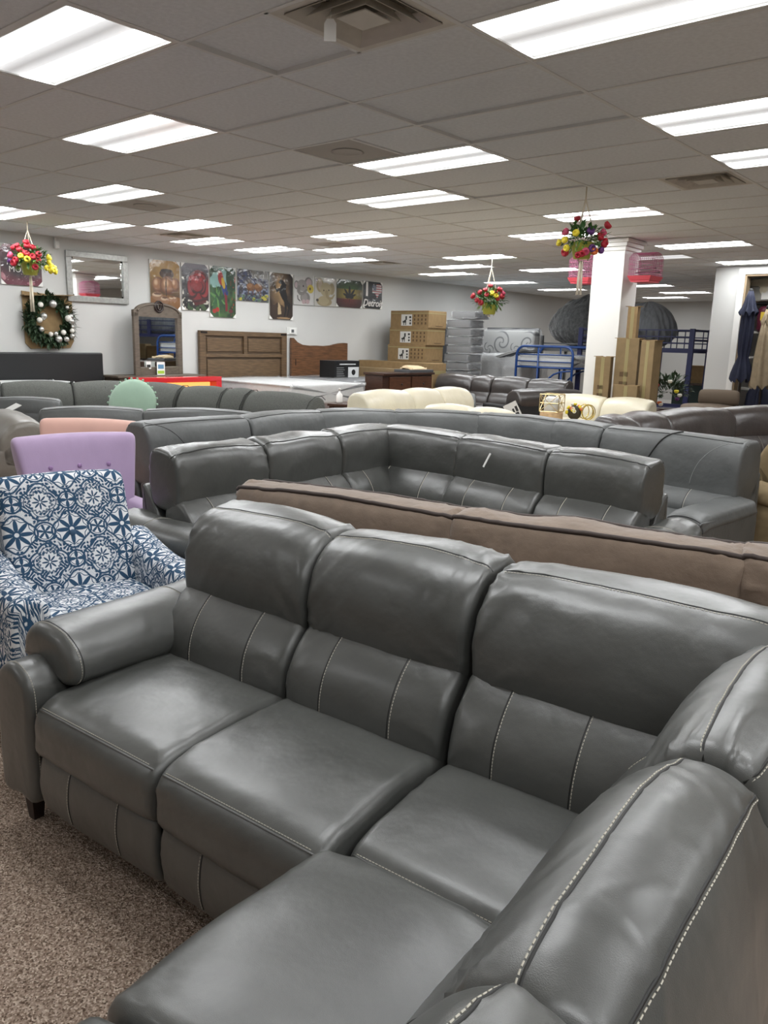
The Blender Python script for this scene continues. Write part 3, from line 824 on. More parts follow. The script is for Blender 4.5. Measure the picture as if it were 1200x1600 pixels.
bo = tag(MB().build('bolster_cushion', None) if False else soft('bolster_cushion', [(-.1, 0), (-.07, .07), (0, .1), (.07, .07), (.1, 0), (.07, -.07), (0, -.1), (-.07, -.07)], .5, mat('brown cloth', '6b5f53', .9, spec=.15), None, None, 4, 8, .05, .01, .003, 3)[0], 'round brown bolster lying on the taupe cloth sofa back', 'cushion')
bo.location = (.0, 8.93, 1.012); bo.rotation_euler = (0, 0, .3)
# grey ottoman chaise in front of the brown recliners
oc = thing('chaise', 'dark grey leather chaise end between cream sofa and brown recliners', 'chaise', (-4.55, 9.35, 0), math.radians(35))
soft('cushion', [(-.45, .42), (-.47, .55), (-.40, .64), (-.1, .70), (.3, .76), (.42, .7), (.44, .5), (.0, .40)], .72, M_SLATE, oc, None, 4, 8, .06, .02, .006, 5)
MB().box(-.34, .34, -.42, .40, .08, .44, None, .02).build('base', M_SLATE, oc)
for q in ((-.3, -.36), (.3, -.36), (-.3, .34), (.3, .34)): sofa_leg(oc, I4, *q, .05, .09)
# tan recliner at the right edge
chain_sofa('recliner', 'tan plush recliner at the right edge behind the slate sectional', [(1.99, 4.3), (2.03, 5.12)], M_TAN, P={'hs': (), 'head': [(.52, .62), (.46, .72), (.48, .88), (.58, .98), (.72, 1.0), (.84, .96), (.9, .82), (.86, .68), (.70, .60)]}, stitch=False, seed=360, cat='recliner', arms='LR', arm_h=.66)

# ================================================================== armchairs
def damask():
    m = bpy.data.materials.new('blue and white damask print'); m.use_nodes = True
    nt = m.node_tree; b = nt.nodes['Principled BSDF']; Ex.nt = nt
    b.inputs['Roughness'].default_value = .85; b.inputs['Specular IOR Level'].default_value = .2
    sp = nt.nodes.new('ShaderNodeSeparateXYZ'); nt.links.new(nt.nodes.new('ShaderNodeUVMap').outputs[0], sp.inputs[0])
    PX, PY = .28, .33
    U = Ex(sp.outputs[0]) * 1.2 / PX + 20.5; V = Ex(sp.outputs[1]) * 1.2 / PY + 20.32
    def cell(ou, ov):
        x = (efrac(U + ou) - .5) * PX; y = (efrac(V + ov) - .5) * PY
        return x, y, elen(x, y), eatan2(y, x)
    def band(d, w): return 1 - esmooth(eabs(d), w * .6, w)
    x, y, r, th = cell(0, 0)
    pet = 1 - esmooth(r - (.056 + ecos(th * 8) * .026), -.002, .003)           # star flower
    vein = 1 - esmooth(eabs(ecos(th * 4)), .06, .16)
    star = pet * (1 - vein * (r > .022)) * (r > .012)
    ringA = emax(band(r - (.094 + ecos(th * 4) * .010), .0062), band(r - (.078 + ecos(th * 8) * .006), .003))
    x2, y2, q, t2 = cell(.5, .5)
    quat = band(q - (.080 + eabs(ecos(t2 * 2)) * .022), .0065)
    quat2 = emax(band(q - (.062 + eabs(ecos(t2 * 2)) * .020), .003), (1 - esmooth(eabs(q - .056 - ecos(t2 * 16) * .006), .003, .007)) * .9)
    fl = (1 - esmooth(q - (.024 + ecos(t2 * 8) * .017), -.002, .002)) * (q > .006)
    x3, y3, r3, t3 = cell(.5, 0)
    rnd = emax(band(r3 - .052, .006), band(r3 - .04, .0025))
    leaf = 1 - esmooth(r3 - (.026 + ecos(t3 * 6 + 1.57) * .018), -.002, .002)
    x4, y4, r4, t4 = cell(0, .5)
    rnd4 = emax(band(r4 - .046, .006), band(r4 - .034, .0025))
    leaf4 = 1 - esmooth(r4 - (.024 + ecos(t4 * 4) * .02), -.002, .002)
    # scrolling filler outside the medallions
    sx = (U - 20.5) * PX; sy = (V - 20.32) * PY
    scr = esin(sx * 170 + esin(sy * 95) * 2.2) * esin(sy * 160 + esin(sx * 90) * 2.4)
    outer = (r > .086) * (q > .05) * (r3 > .046) * (r4 > .04)
    fill = emax(esmooth(scr, .05, .16), 1 - esmooth(eabs(scr + .42), .06, .12)) * outer
    tot = emin(emax(emax(emax(star, ringA), emax(quat, quat2)), emax(emax(fl, rnd), emax(emax(leaf, leaf4), emax(rnd4, fill)))), 1.0)
    mx = nt.nodes.new('ShaderNodeMix'); mx.data_type = 'RGBA'
    nt.links.new(tot.o, mx.inputs[0]); mx.inputs[6].default_value = (*lin('e4e6e8'), 1); mx.inputs[7].default_value = (*lin('33516d'), 1)
    nt.links.new(mx.outputs[2], b.inputs['Base Color'])
    n = nt.nodes.new('ShaderNodeTexNoise'); n.inputs['Scale'].default_value = 500
    bp = nt.nodes.new('ShaderNodeBump'); bp.inputs['Strength'].default_value = .25; bp.inputs['Distance'].default_value = .002
    nt.links.new(n.outputs[0], bp.inputs['Height']); nt.links.new(bp.outputs[0], b.inputs['Normal'])
    return m
M_DAM = damask()
bc = thing('armchair', 'armchair in blue and white damask print beside the near sofa arm', 'armchair', (.73, -.28, 0), math.radians(79))
def flare(amt, wing=0.0):
    def f(G):
        z = G[:, :, 2]
        G[:, :, 0] *= 1 + amt * np.clip((z - .5) / .5, 0, 1)
        G[:, :, 1] -= wing * (G[:, :, 0] / .37) ** 2
        return G
    return f
o, G = soft('backrest', [(.52, .42), (.555, .60), (.63, .80), (.68, .925), (.73, .965), (.80, .94), (.85, .8), (.80, .5), (.75, .2), (.62, .2)], .565, M_DAM, bc, None, 6, 22, .035, .012, .002, 2, uv=True, post=flare(.03))
btn = gline_u(G, 1.55, 0, 0, 1)[0]
MB().ball(tuple(btn + np.array([0, -.002, 0])), .016, 10, 6, (1, .5, 1)).build('button', mat('navy button', '3c5a76', .7), o, True)
soft('seat_cushion', [(.0, .30), (-.02, .38), (.01, .45), (.12, .475), (.35, .48), (.56, .46), (.58, .36), (.3, .29)], .54, M_DAM, bc, None, 6, 18, .03, .012, .002, 3, uv=True)
for s_ in (-1, 1):
    def apost(Gm):
        t = (Gm[:, :, 0] + .36) / .72
        Gm[:, :, 2] += .07 * np.clip((t - .45) / .55, 0, 1) ** 1.5
        return Gm
    soft('armrest', [(-.075, .12), (-.078, .4), (-.075, .56), (-.04, .61), (.04, .61), (.075, .56), (.078, .4), (.075, .12)], .74, M_DAM, bc, TR(s_ * .345, .37, 0) @ RY, 6, 18, .03, .004, .001, 4 + s_, uv=True, post=apost)
soft('seat_rail', [(-.005, .13), (-.01, .22), (-.005, .30), (.02, .31), (.04, .22), (.02, .12)], .56, M_DAM, bc, None, 4, 6, .01, uv=True)
for q in ((-.36, .06), (.36, .06), (-.34, .7), (.34, .7)): sofa_leg(bc, I4, *q, .05, .13)

def club_chair(name, label, m, mb_, mid, ang, zt=1.0, w=.74):
    a = math.radians(ang)                                   # facing direction angle
    yref = .66
    loc = (mid[0] + math.cos(a) * yref, mid[1] + math.sin(a) * yref, 0)
    t = thing(name, label, 'armchair', loc, a + math.pi / 2)
    f = zt
    o, G = soft('backrest', zs([(.50, .44), (.535, .62), (.59, .82), (.63, .955), (.67, 1.0), (.725, .99), (.76, .9), (.72, .6), (.66, .3), (.56, .3)], f), w * .80, m, t, None, 6, 24, .03, .008, .001, 9, post=flare(.26, .055))
    for x in (-.15, 0, .15):
        p = gline_u(G, 2.0, x, x, 1)[0]
        MB().ball(tuple(p + np.array([0, -.004, 0])), .014, 10, 6, (1, .6, 1)).build('button', mb_, o, True)
    soft('seat_cushion', [(.0, .28), (-.02, .36), (.01, .43), (.12, .455), (.35, .46), (.54, .44), (.56, .34), (.3, .27)], w * .66, m, t, None, 5, 12, .03, .012, .001, 3)
    for s_ in (-1, 1):
        soft('armrest', [(-.05, .2), (-.055, .4), (-.055, .56), (-.03, .60), (.03, .60), (.055, .56), (.055, .4), (.05, .2)], .62, m, t, TR(s_ * w * .42, .33, 0) @ RY, 5, 10, .03, .003, 0, 4)
    for q in ((-.24, .06), (.24, .06), (-.22, .6), (.22, .6)): sofa_leg(t, I4, *q, .045, .29)
    return t
M_LILAC = mat('lilac velvet', 'ab95b4', .75, spec=.25, var=.05, vscale=8, bump=.15, bscale=300, sheen=.4, stretch=(1, 1, .25))
M_PINK = mat('blush pink cloth', 'd0a79a', .8, spec=.2, var=.03, vscale=10, sheen=.3)
club_chair('armchair', 'lilac velvet button back armchair behind the blue damask chair', M_LILAC, mat('lilac button', '9f80ab', .7), (-1.08, .52), -10, 1.0)
club_chair('armchair', 'blush pink button back armchair behind the lilac one', M_PINK, mat('pink button', 'c09688', .7), (-1.82, 1.05), -52, 1.0, .72)
# white scuff tags on dark sofa
sc = tag(MB().box(-.006, .006, -.002, .002, -.05, .05, Matrix.Rotation(.12, 4, 'Y')).build('paper_strip', M_WHITE), 'thin white paper strip hanging on a dark grey leather head cushion', 'tag')
sc.location = (.735, 2.365, .885); sc.rotation_euler = (math.radians(-12), .25, 0)

# ================================================================== left wall: pictures
def painter(W, H):
    a, b = np.meshgrid(np.linspace(0, 1, W), np.linspace(0, 1, H))
    return a, b
def el(a, b, cx, cy, rx, ry, ang=0.0, e=.06):
    c, s = math.cos(ang), math.sin(ang); x = (a - cx) * c + (b - cy) * s; y = -(a - cx) * s + (b - cy) * c
    d = np.sqrt((x / rx) ** 2 + (y / ry) ** 2)
    return np.clip((1 - d) / e + .5, 0, 1)
def pg(a, b, pts):
    m = np.zeros(a.shape, bool); n = len(pts)
    for i in range(n):
        x0, y0 = pts[i]; x1, y1 = pts[(i + 1) % n]
        if y0 == y1: continue
        c = ((y0 > b) != (y1 > b)) & (a < (x1 - x0) * (b - y0) / (y1 - y0) + x0)
        m ^= c
    return m.astype(float)
def mixc(img, col, m):
    c = np.array([int(col[i:i + 2], 16) / 255 for i in (0, 2, 4)])
    return img * (1 - m[..., None]) + c * m[..., None]
def flat(a, col): return np.ones(a.shape + (3,)) * np.array([int(col[i:i + 2], 16) / 255 for i in (0, 2, 4)])
def grad(a, t, c0, c1): return mixc(flat(a, c0), c1, np.clip(t, 0, 1))

def p_pots(a, b):
    im = grad(a, b * 1.1 + .15 * vnoise(a * 5, b * 5, 1), '3a2413', 'b98a3a')
    im = mixc(im, '8f5a24', el(a, b, .5, .1, .8, .2))
    im = mixc(im, '4a2d1c', el(a, b, .56, .73, .24, .1)); im = mixc(im, '2f1c12', el(a, b, .56, .80, .2, .035))
    for cx, cy, rx, ry in ((.26, .50, .2, .16), (.6, .50, .28, .19), (.86, .52, .14, .14)):
        im = mixc(im, '6d3f22', el(a, b, cx, cy, rx, ry)); im = mixc(im, 'a56d43', el(a, b, cx - .03, cy + .02, rx * .75, ry * .75, 0, .5)); im = mixc(im, 'e0b48a', el(a, b, cx - .07, cy + .05, rx * .3, ry * .35, 0, .9))
    im = mixc(im, '2b1a10', el(a, b, .53, .47, .02, .2))
    for cx, cy, rx, ry in ((.24, .27, .19, .09), (.48, .2, .14, .085), (.72, .22, .09, .05), (.84, .23, .06, .05)):
        im = mixc(im, '9b6a45', el(a, b, cx, cy, rx, ry)); im = mixc(im, 'd9b896', el(a, b, cx - .03, cy + .03, rx * .8, ry * .45, 0, .4)); im = mixc(im, '6b4329', el(a, b, cx, cy + .05, rx * .7, ry * .25))
    return im
def p_rose(a, b):
    im = grad(a, b, '141312', '55535c'); im = mixc(im, '8d8a94', np.clip((b - .82) / .1, 0, 1))
    n = vnoise(a * 16, b * 20, 4); im = mixc(im, 'd8d2c0', ((n > .45) & (b < .36)).astype(float)); im = mixc(im, 'd8d2c0', ((n > .4) & (a < .2) & (b < .7)).astype(float))
    im = mixc(im, '3f5a33', ((vnoise(a * 9, b * 12, 6) > .35) & (b < .15)).astype(float))
    im = mixc(im, '7c1219', el(a, b, .63, .50, .42, .37)); im = mixc(im, '9d1a20', el(a, b, .6, .55, .33, .26))
    im = mixc(im, '5a0a10', pg(a, b, [(.3, .45), (.5, .2), (.95, .3), (.8, .16), (.5, .1), (.25, .3)]))
    for i, (cx, cy, rx, ry, an) in enumerate(((.63, .40, .38, .2, .2), (.82, .52, .2, .28, .3), (.42, .52, .2, .26, -.3), (.62, .66, .3, .14, .1), (.72, .55, .17, .2, .5), (.5, .56, .16, .19, -.4), (.6, .5, .2, .12, .1))):
        im = mixc(im, '3f060b', el(a, b, cx, cy, rx * 1.05, ry * 1.06, an)); im = mixc(im, ('8c151c', 'a01c22', '941820', 'ad252a')[i % 4], el(a, b, cx - .015, cy + .02, rx * .93, ry * .9, an)); im = mixc(im, 'bb3236', el(a, b, cx - .04, cy + ry * .55, rx * .6, ry * .18, an, .7))
    im = mixc(im, '9a1b1f', el(a, b, .57, .6, .12, .1)); im = mixc(im, 'c2393a', el(a, b, .55, .63, .06, .04))
    return im
def p_parrot(a, b):
    n = vnoise(a * 9, b * 13, 2); im = grad(a, .5 + .5 * n, '16301b', '4f7d3a')
    im = mixc(im, '8fc0b8', np.clip(el(a, b, .42, .78, .34, .18) + el(a, b, .18, .7, .2, .12), 0, 1))
    for i in range(9):
        an = i * .7; im = mixc(im, ('2f6a3a', '5f9a48', '21502d')[i % 3], el(a, b, .2 + .1 * (i % 3), .42 - .05 * (i // 3), .32, .035, an))
    im = mixc(im, '1d4526', el(a, b, .85, .8, .22, .26)); im = mixc(im, '1d4526', el(a, b, .1, .95, .25, .08))
    im = mixc(im, 'b03a1c', ((vnoise(a * 18, b * 20, 8) > .62) & (a > .8)).astype(float))
    im = mixc(im, '2a3f8c', el(a, b, .56, .58, .1, .16, .35)); im = mixc(im, 'b3231f', el(a, b, .42, .78, .1, .15, .35)); im = mixc(im, 'e2b52f', el(a, b, .52, .68, .06, .12, .4))
    im = mixc(im, '8c1f2a', pg(a, b, [(.56, .5), (.66, .5), (.68, .12), (.6, .12)])); im = mixc(im, '24357a', pg(a, b, [(.6, .56), (.72, .52), (.7, .44), (.6, .46)]))
    im = mixc(im, 'e9dcd0', el(a, b, .35, .89, .05, .025))
    for x, y in ((.16, .12), (.28, .15)): im = mixc(im, 'c3281f', el(a, b, x, y, .075, .045))
    im = mixc(im, '6d1d26', el(a, b, .8, .13, .09, .04))
    return im
def p_deer(a, b):
    n = vnoise(a * 8, b * 6, 3); n2 = vnoise(a * 22, b * 18, 5)
    im = grad(a, .5 + .5 * n, '25346b', '6c5a48'); im = mixc(im, '9fb0cc', ((n2 > .2) & (b < .55)).astype(float) * .7); im = mixc(im, '2c2a2c', ((n2 < -.35)).astype(float) * .8)
    im = mixc(im, '7b7466', ((b > .75) & (a > .45)).astype(float) * .8)
    for cx in (.42, .66):
        im = mixc(im, '8a5426', el(a, b, cx, .46, .13, .13)); im = mixc(im, 'a86e36', el(a, b, cx - .03, .5, .08, .06)); im = mixc(im, '6a3d1b', pg(a, b, [(cx - .06, .4), (cx - .03, .4), (cx - .07, .18), (cx - .09, .18)])); im = mixc(im, '6a3d1b', pg(a, b, [(cx + .05, .4), (cx + .08, .4), (cx + .1, .2), (cx + .07, .2)]))
    for x, y in ((.52, .08), (.88, .1), (.82, .15), (.1, .06), (.93, .2)): im = mixc(im, 'd8c83a', el(a, b, x, y, .06, .05))
    im = mixc(im, '3f6a35', ((n2 > .3) & (b < .2)).astype(float) * .7)
    return im
def p_horse(a, b):
    r = np.sqrt((a - .45) ** 2 + ((b - .62) * .6) ** 2); im = grad(a, r * 1.9 + .2 * vnoise(a * 5, b * 8, 7), 'c49a62', '241711')
    im = mixc(im, '3c281b', (b < .3 + .1 * vnoise(a * 6, 0 * b, 3)).astype(float) * .8); im = mixc(im, 'd8b98a', pg(a, b, [(.36, .38), (.46, .3), (.5, .12), (.34, .1)])); im = mixc(im, 'b79062', el(a, b, .6, .03, .3, .02))
    blk = '0d0a0a'
    for p in ([(.36, .80), (.46, .87), (.58, .85), (.72, .76), (.7, .64), (.76, .5), (.78, .36), (.68, .34), (.6, .4), (.5, .48), (.4, .6), (.44, .7), (.5, .76), (.42, .78)],
              [(.42, .62), (.3, .58), (.22, .66), (.18, .72), (.24, .73), (.28, .66), (.42, .68)], [(.62, .4), (.66, .2), (.6, .06), (.66, .06), (.72, .2), (.76, .4)], [(.7, .4), (.8, .24), (.74, .08), (.8, .08), (.86, .25), (.8, .42)], [(.74, .42), (.88, .36), (.9, .2), (.84, .3)]):
        im = mixc(im, blk, pg(a, b, p))
    return im
def trunk(im, a, b, col, pts, r0, r1):
    P = np.array(pts, float); t = np.linspace(0, len(P) - 1, 26)
    for i, q in enumerate(t):
        im = mixc(im, col, el(a, b, np.interp(q, range(len(P)), P[:, 0]), np.interp(q, range(len(P)), P[:, 1]), r0 + (r1 - r0) * i / 25, r0 + (r1 - r0) * i / 25, 0, .3))
    return im
def p_eleph(a, b):
    im = flat(a, 'dcdad6'); g = '8f8985'; g2 = 'a39d99'
    im = mixc(im, g, el(a, b, .56, .26, .24, .2)); im = mixc(im, g2, el(a, b, .52, .28, .15, .14))
    im = mixc(im, g, el(a, b, .72, .78, .2, .2)); im = mixc(im, 'c6aeb0', el(a, b, .74, .78, .14, .15)); im = mixc(im, g, el(a, b, .13, .68, .12, .15)); im = mixc(im, 'c6aeb0', el(a, b, .12, .68, .07, .1))
    im = mixc(im, g2, el(a, b, .40, .68, .24, .2)); im = trunk(im, a, b, g, [(.24, .6), (.22, .48), (.3, .4), (.44, .4), (.55, .48), (.66, .56)], .075, .04)
    im = mixc(im, '2a2626', el(a, b, .46, .66, .03, .035)); im = mixc(im, 'c9a9ab', el(a, b, .68, .13, .1, .08)); im = mixc(im, 'c9a9ab', el(a, b, .48, .12, .09, .08))
    im = mixc(im, 'd8bf3c', el(a, b, .82, .58, .16, .15)); im = mixc(im, '7a5530', el(a, b, .8, .58, .05, .05)); im = trunk(im, a, b, '4b4644', [(.3, .14), (.2, .2), (.18, .32)], .02, .02)
    return im
def p_eleph2(a, b):
    im = flat(a, 'd6d2c8'); g = 'c5b488'; g2 = 'b3a074'
    im = mixc(im, g2, el(a, b, .45, .16, .36, .16)); im = mixc(im, g, el(a, b, .42, .2, .26, .16)); im = mixc(im, g2, el(a, b, .24, .72, .17, .24)); im = mixc(im, 'cbb59a', el(a, b, .25, .72, .1, .16)); im = mixc(im, g2, el(a, b, .8, .62, .14, .2))
    im = mixc(im, g, el(a, b, .52, .58, .27, .24)); im = trunk(im, a, b, g2, [(.55, .5), (.58, .36), (.68, .28), (.82, .3), (.92, .42)], .07, .03)
    im = mixc(im, '3a3330', el(a, b, .42, .55, .025, .03)); im = mixc(im, '3a3330', el(a, b, .66, .57, .022, .03)); im = mixc(im, '4a4038', el(a, b, .12, .2, .06, .05)); im = mixc(im, '6a3a50', el(a, b, .07, .88, .05, .05))
    return im
def p_leaf(a, b):
    im = flat(a, 'a08a2a'); im = mixc(im, '3f6a2c', np.clip((b - .66) / .03, 0, 1)); im = mixc(im, '7c2722', np.clip((.33 - b) / .03, 0, 1))
    v = np.clip(np.sqrt((a - .5) ** 2 + (b - .5) ** 2) * 1.6 - .35, 0, .75); im = mixc(im, '1a1610', v)
    for an, L in ((90, .42), (58, .36), (122, .36), (30, .28), (150, .28), (5, .16), (175, .16)):
        t = math.radians(an); im = mixc(im, '12120c', el(a, b, .5 + math.cos(t) * L * .5, .36 + math.sin(t) * L * .5, L * .52, .042, t))
    im = mixc(im, '12120c', el(a, b, .5, .3, .012, .1))
    return im
def p_detroit(a, b):
    im = flat(a, '1d1d20')
    for y in np.linspace(.44, .86, 8):
        pass
    mit = pg(a, b, [(.47, .85), (.55, .93), (.63, .86), (.70, .92), (.82, .93), (.96, .9), (.98, .62), (.84, .56), (.74, .40), (.64, .56), (.48, .6)])
    st = (np.sin(b * 70) > 0).astype(float)
    fl = mixc(flat(a, 'd9d5d2'), 'b5363c', st); fl = mixc(fl, '4b5574', ((a < .68) & (b > .68)).astype(float)); fl = mixc(fl, 'd9d5d2', ((a < .68) & (b > .68) & (vnoise(a * 40, b * 40, 3) > .5)).astype(float))
    return im * (1 - mit[..., None]) + fl * mit[..., None]
def p_mom(a, b):
    r = np.sqrt(((a - .52) / .62) ** 2 + ((b - .5) / .36) ** 2); im = grad(a, (r - .5) * 1.4 + .15 * vnoise(a * 4, b * 4, 1), '2c2329', '7c2c3f')
    im = mixc(im, 'd9b6b6', (vnoise(a * 30, b * 30, 9) > .82).astype(float) * (b < .35)); im = mixc(im, 'c77a86', el(a, b, .05, .2, .05, .1, .4)); im = mixc(im, 'c77a86', el(a, b, .72, .06, .1, .04)); im = mixc(im, 'b05a6a', el(a, b, .2, .95, .2, .03))
    return im

M_PRINT = bpy.data.materials.new('glossy shrink wrapped print'); M_PRINT.use_nodes = True
_nt = M_PRINT.node_tree; _b = _nt.nodes['Principled BSDF']; _b.inputs['Roughness'].default_value = .5; _b.inputs['Coat Weight'].default_value = .7; _b.inputs['Coat Roughness'].default_value = .08
_a = _nt.nodes.new('ShaderNodeVertexColor'); _a.layer_name = 'Col'; _nt.links.new(_a.outputs[0], _b.inputs['Base Color'])
_n = _nt.nodes.new('ShaderNodeTexNoise'); _n.inputs['Scale'].default_value = 7; _p = _nt.nodes.new('ShaderNodeBump'); _p.inputs['Strength'].default_value = .35; _p.inputs['Distance'].default_value = .02
_nt.links.new(_nt.nodes.new('ShaderNodeTexCoord').outputs['Object'], _n.inputs['Vector']); _nt.links.new(_n.outputs[0], _p.inputs['Height']); _nt.links.new(_p.outputs[0], _b.inputs['Coat Normal'])
M_CANVAS = mat('white canvas edge', 'cfccc6', .7); M_INK = mat('white lettering', 'dedad6', .6)

def print_grid(name, w, h, fn, m, parent, M, res=110):
    H = int(res * h / max(w, h)); W = int(res * w / max(w, h))
    a, b = painter(W, H); im = np.clip(fn(a, b), 0, 1)
    im = (im.mean(-1, keepdims=True) * .15 + im * .85) * .84
    im = np.where(im <= .04045, im / 12.92, ((im + .055) / 1.055) ** 2.4)
    V = np.stack([(a - .5) * w, b * h, np.zeros_like(a)], -1).reshape(-1, 3)
    V = tri(M, V)
    idx = np.arange(W * H).reshape(H, W)
    q = np.stack([idx[:-1, :-1], idx[:-1, 1:], idx[1:, 1:], idx[1:, :-1]], -1).reshape(-1, 4)
    o = link_mesh(name, V.tolist(), q.tolist(), m, parent)
    at = o.data.color_attributes.new('Col', 'FLOAT_COLOR', 'POINT')
    at.data.foreach_set('color', np.concatenate([im.reshape(-1, 3), np.ones((W * H, 1))], 1).ravel())
    return o
def poster(label, y0, y1, z0, z1, fn, caps=True):
    w, hh = y1 - y0, z1 - z0
    t = thing('canvas_picture', label, 'picture', (XL + .004, (y0 + y1) / 2, z0), 0, 'pictures on the left wall')
    box_obj('canvas', 0, .025, -w / 2 + .005, w / 2 - .005, 0, hh, M_CANVAS, t)
    print_grid('print', w - .01, hh, fn, M_PRINT, t, TR(.027, 0, 0) @ WALLM)
    if caps:
        c = .075
        for sx, zz, sg in ((-1, 0, 1), (1, 0, 1), (-1, hh, -1), (1, hh, -1)):
            MB().prism([(sx * w / 2, zz), (sx * (w / 2 - c), zz), (sx * w / 2, zz + sg * c)][::1 if sx * sg < 0 else -1], .004, TR(.028, 0, 0) @ WALLM).build('corner_cap', M_WHITE, t)
    return t
poster('tall canvas picture of brown clay pots, leftmost of the wall row', 5.84, 6.43, 2.03, 2.83, p_pots)
poster('canvas picture of a big red rose', 6.46, 7.03, 2.05, 2.83, p_rose)
poster('tall canvas picture of a red parrot among green leaves', 7.05, 7.63, 1.955, 2.83, p_parrot)
poster('wide canvas picture of two deer in a blue stream', 7.66, 8.42, 2.27, 2.83, p_deer, False)
poster('tall canvas picture of a rearing black horse', 8.44, 9.04, 1.97, 2.83, p_horse)
poster('canvas picture of a grey baby elephant holding a yellow flower', 9.06, 9.615, 2.27, 2.82, p_eleph, False)
poster('canvas picture of a beige baby elephant', 9.63, 10.24, 2.275, 2.84, p_eleph2, False)
poster('canvas picture of a leaf on green, yellow and red stripes', 10.25, 11.045, 2.287, 2.84, p_leaf)
dt = poster('black canvas picture reading I and Detroit with a flag map', 11.066, 11.69, 2.304, 2.86, p_detroit)
text_part('lettering', 'I', .40, M_INK, dt, TR(.029, -.19, .38) @ WALLM, 0, .001, .012)
text_part('lettering', 'Detroit', .205, M_INK, dt, TR(.029, 0, .105) @ WALLM, .3, .001, .004)
mm = poster('maroon canvas sign lettered love you MOM behind the hanging basket', 3.40, 4.01, 2.265, 2.83, p_mom)
text_part('lettering', 'love you', .125, M_INK, mm, TR(.029, .0, .315) @ WALLM, .25, .001, .001)
text_part('lettering', 'MOM', .115, M_INK, mm, TR(.029, -.05, .215) @ WALLM, 0, .001, 0)

# ---- silver framed mirror
M_MIRROR = mat('mirror glass', 'e8ecec', .02, 1.0)
M_SILVER = mat('brushed silver frame', '9d9d99', .35, .6, var=.15, vscale=30, bump=.4, bscale=120)
t = thing('wall_mirror', 'rectangular mirror in a wide silver frame on the left wall', 'mirror', (XL + .005, 4.91, 2.08))
w, hh, f = 1.04, .75, .09
for (y0, y1, z0, z1) in ((-w / 2, w / 2, 0, f), (-w / 2, w / 2, hh - f, hh), (-w / 2, -w / 2 + f, f, hh - f), (w / 2 - f, w / 2, f, hh - f)):
    box_obj('frame_rail', 0, .045, y0, y1, z0, z1, M_SILVER, t, .006)
box_obj('glass', .012, .018, -w / 2 + f, w / 2 - f, f, hh - f, M_MIRROR, t)
for (y0, y1, z0, z1) in ((-w / 2 + f, w / 2 - f, f, f + .025), (-w / 2 + f, w / 2 - f, hh - f - .025, hh - f), (-w / 2 + f, -w / 2 + f + .025, f, hh - f), (w / 2 - f - .025, w / 2 - f, f, hh - f)):
    box_obj('bevelled_edge', .018, .022, y0, y1, z0, z1, M_MIRROR, t)

# ---- dresser with arched mirror
M_GWOOD = mat('weathered grey brown wood', '5d5348', .55, var=.25, vscale=12, stretch=(1, 1, 5), bump=.2, bscale=60)
t = thing('dresser', 'weathered grey wood dresser under the arched mirror', 'dresser', (-8.07, 5.74, 0))
box_obj('body', -.24, .2, -.80, .80, .08, .93, M_GWOOD, t, .005)
box_obj('top', -.25, .23, -.84, .84, .93, .965, M_GWOOD, t, .006)
for z in (.12, .4, .66):
    for y in (-.78, .015):
        d = box_obj('drawer', .2, .222, y, y + .765, z, z + .24, M_GWOOD, t, .004)
        MB().ball((.235, y + .38, z + .12), .018).build('knob', M_LEG, d, True)
for x in (-.2, .16):
    for y in (-.75, .75): box_obj('foot', x - .03, x + .03, y - .03, y + .03, 0, .08, M_GWOOD, t)
t = thing('dresser_mirror', 'arched wooden dresser mirror with carved crest', 'mirror', (-8.10, 5.80, .965), .25)
t.scale = (1, 1.22, 1)
box_obj('stile', 0, .05, -.465, -.375, 0, 1.0, M_GWOOD, t, .008)
box_obj('stile', 0, .05, .375, .465, 0, 1.0, M_GWOOD, t, .008)
box_obj('bottom_rail', 0, .05, -.375, .375, 0, .13, M_GWOOD, t, .008)
arch = [(-.465, .93), (.465, .93), (.465, 1.03)] + [(.42 * math.cos(q) if abs(q - math.pi / 2) > .01 else 0, 1.02 + .145 * math.sin(q)) for q in np.linspace(.15, math.pi - .15, 22)] + [(-.465, 1.03)]
MB().prism(arch, .05, WALLM).build('arched_rail', M_GWOOD, t)
MB().tube([(.055, .40 * math.cos(q), 1.0 + .135 * math.sin(q)) for q in np.linspace(.1, math.pi - .1, 24)], .014, 6).build('arch_moulding', M_GWOOD, t, True)
cr = MB().tube([(.06, .075 * math.cos(q), 1.1 + .085 * math.sin(q)) for q in np.linspace(0, 2 * math.pi, 18)[:-1]], .016, 6, True).build('carved_crest', M_LEG, t, True)
MB().tube([(.06, .03 * math.cos(q), 1.1 + .05 * math.sin(q)) for q in np.linspace(0, 2 * math.pi, 14)[:-1]], .013, 6, True).build('inner_ring', M_LEG, cr, True)
box_obj('glass', .012, .018, -.375, .375, .13, .95, M_MIRROR, t)
M_GREENP = mat('green print', '9bbf3a', .6); M_BLUEP = mat('blue print', '5a86a8', .6)
for (y, z, w_, h_, lb) in ((-.06, .02, .15, .19, 'price card with green band leaning on the arched dresser mirror'), (-.29, .12, .09, .10, 'small white price card at the lower left of the arched mirror')):
    c = thing('price_card', lb, 'card', (-7.99, 5.84 + y, .966))
    box_obj('card', 0, .004, -w_ / 2, w_ / 2, z - .02, z + h_, M_WHITE, c)
    box_obj('print_band', .004, .0045, -w_ / 2 + .01, w_ / 2 - .01, z + .0, z + .05, M_GREENP if y > -.2 else M_SEAM, c)
    if y > -.2: box_obj('print_picture', .004, .0045, -w_ / 2 + .02, w_ / 2 - .02, z + .08, z + .15, M_BLUEP, c)

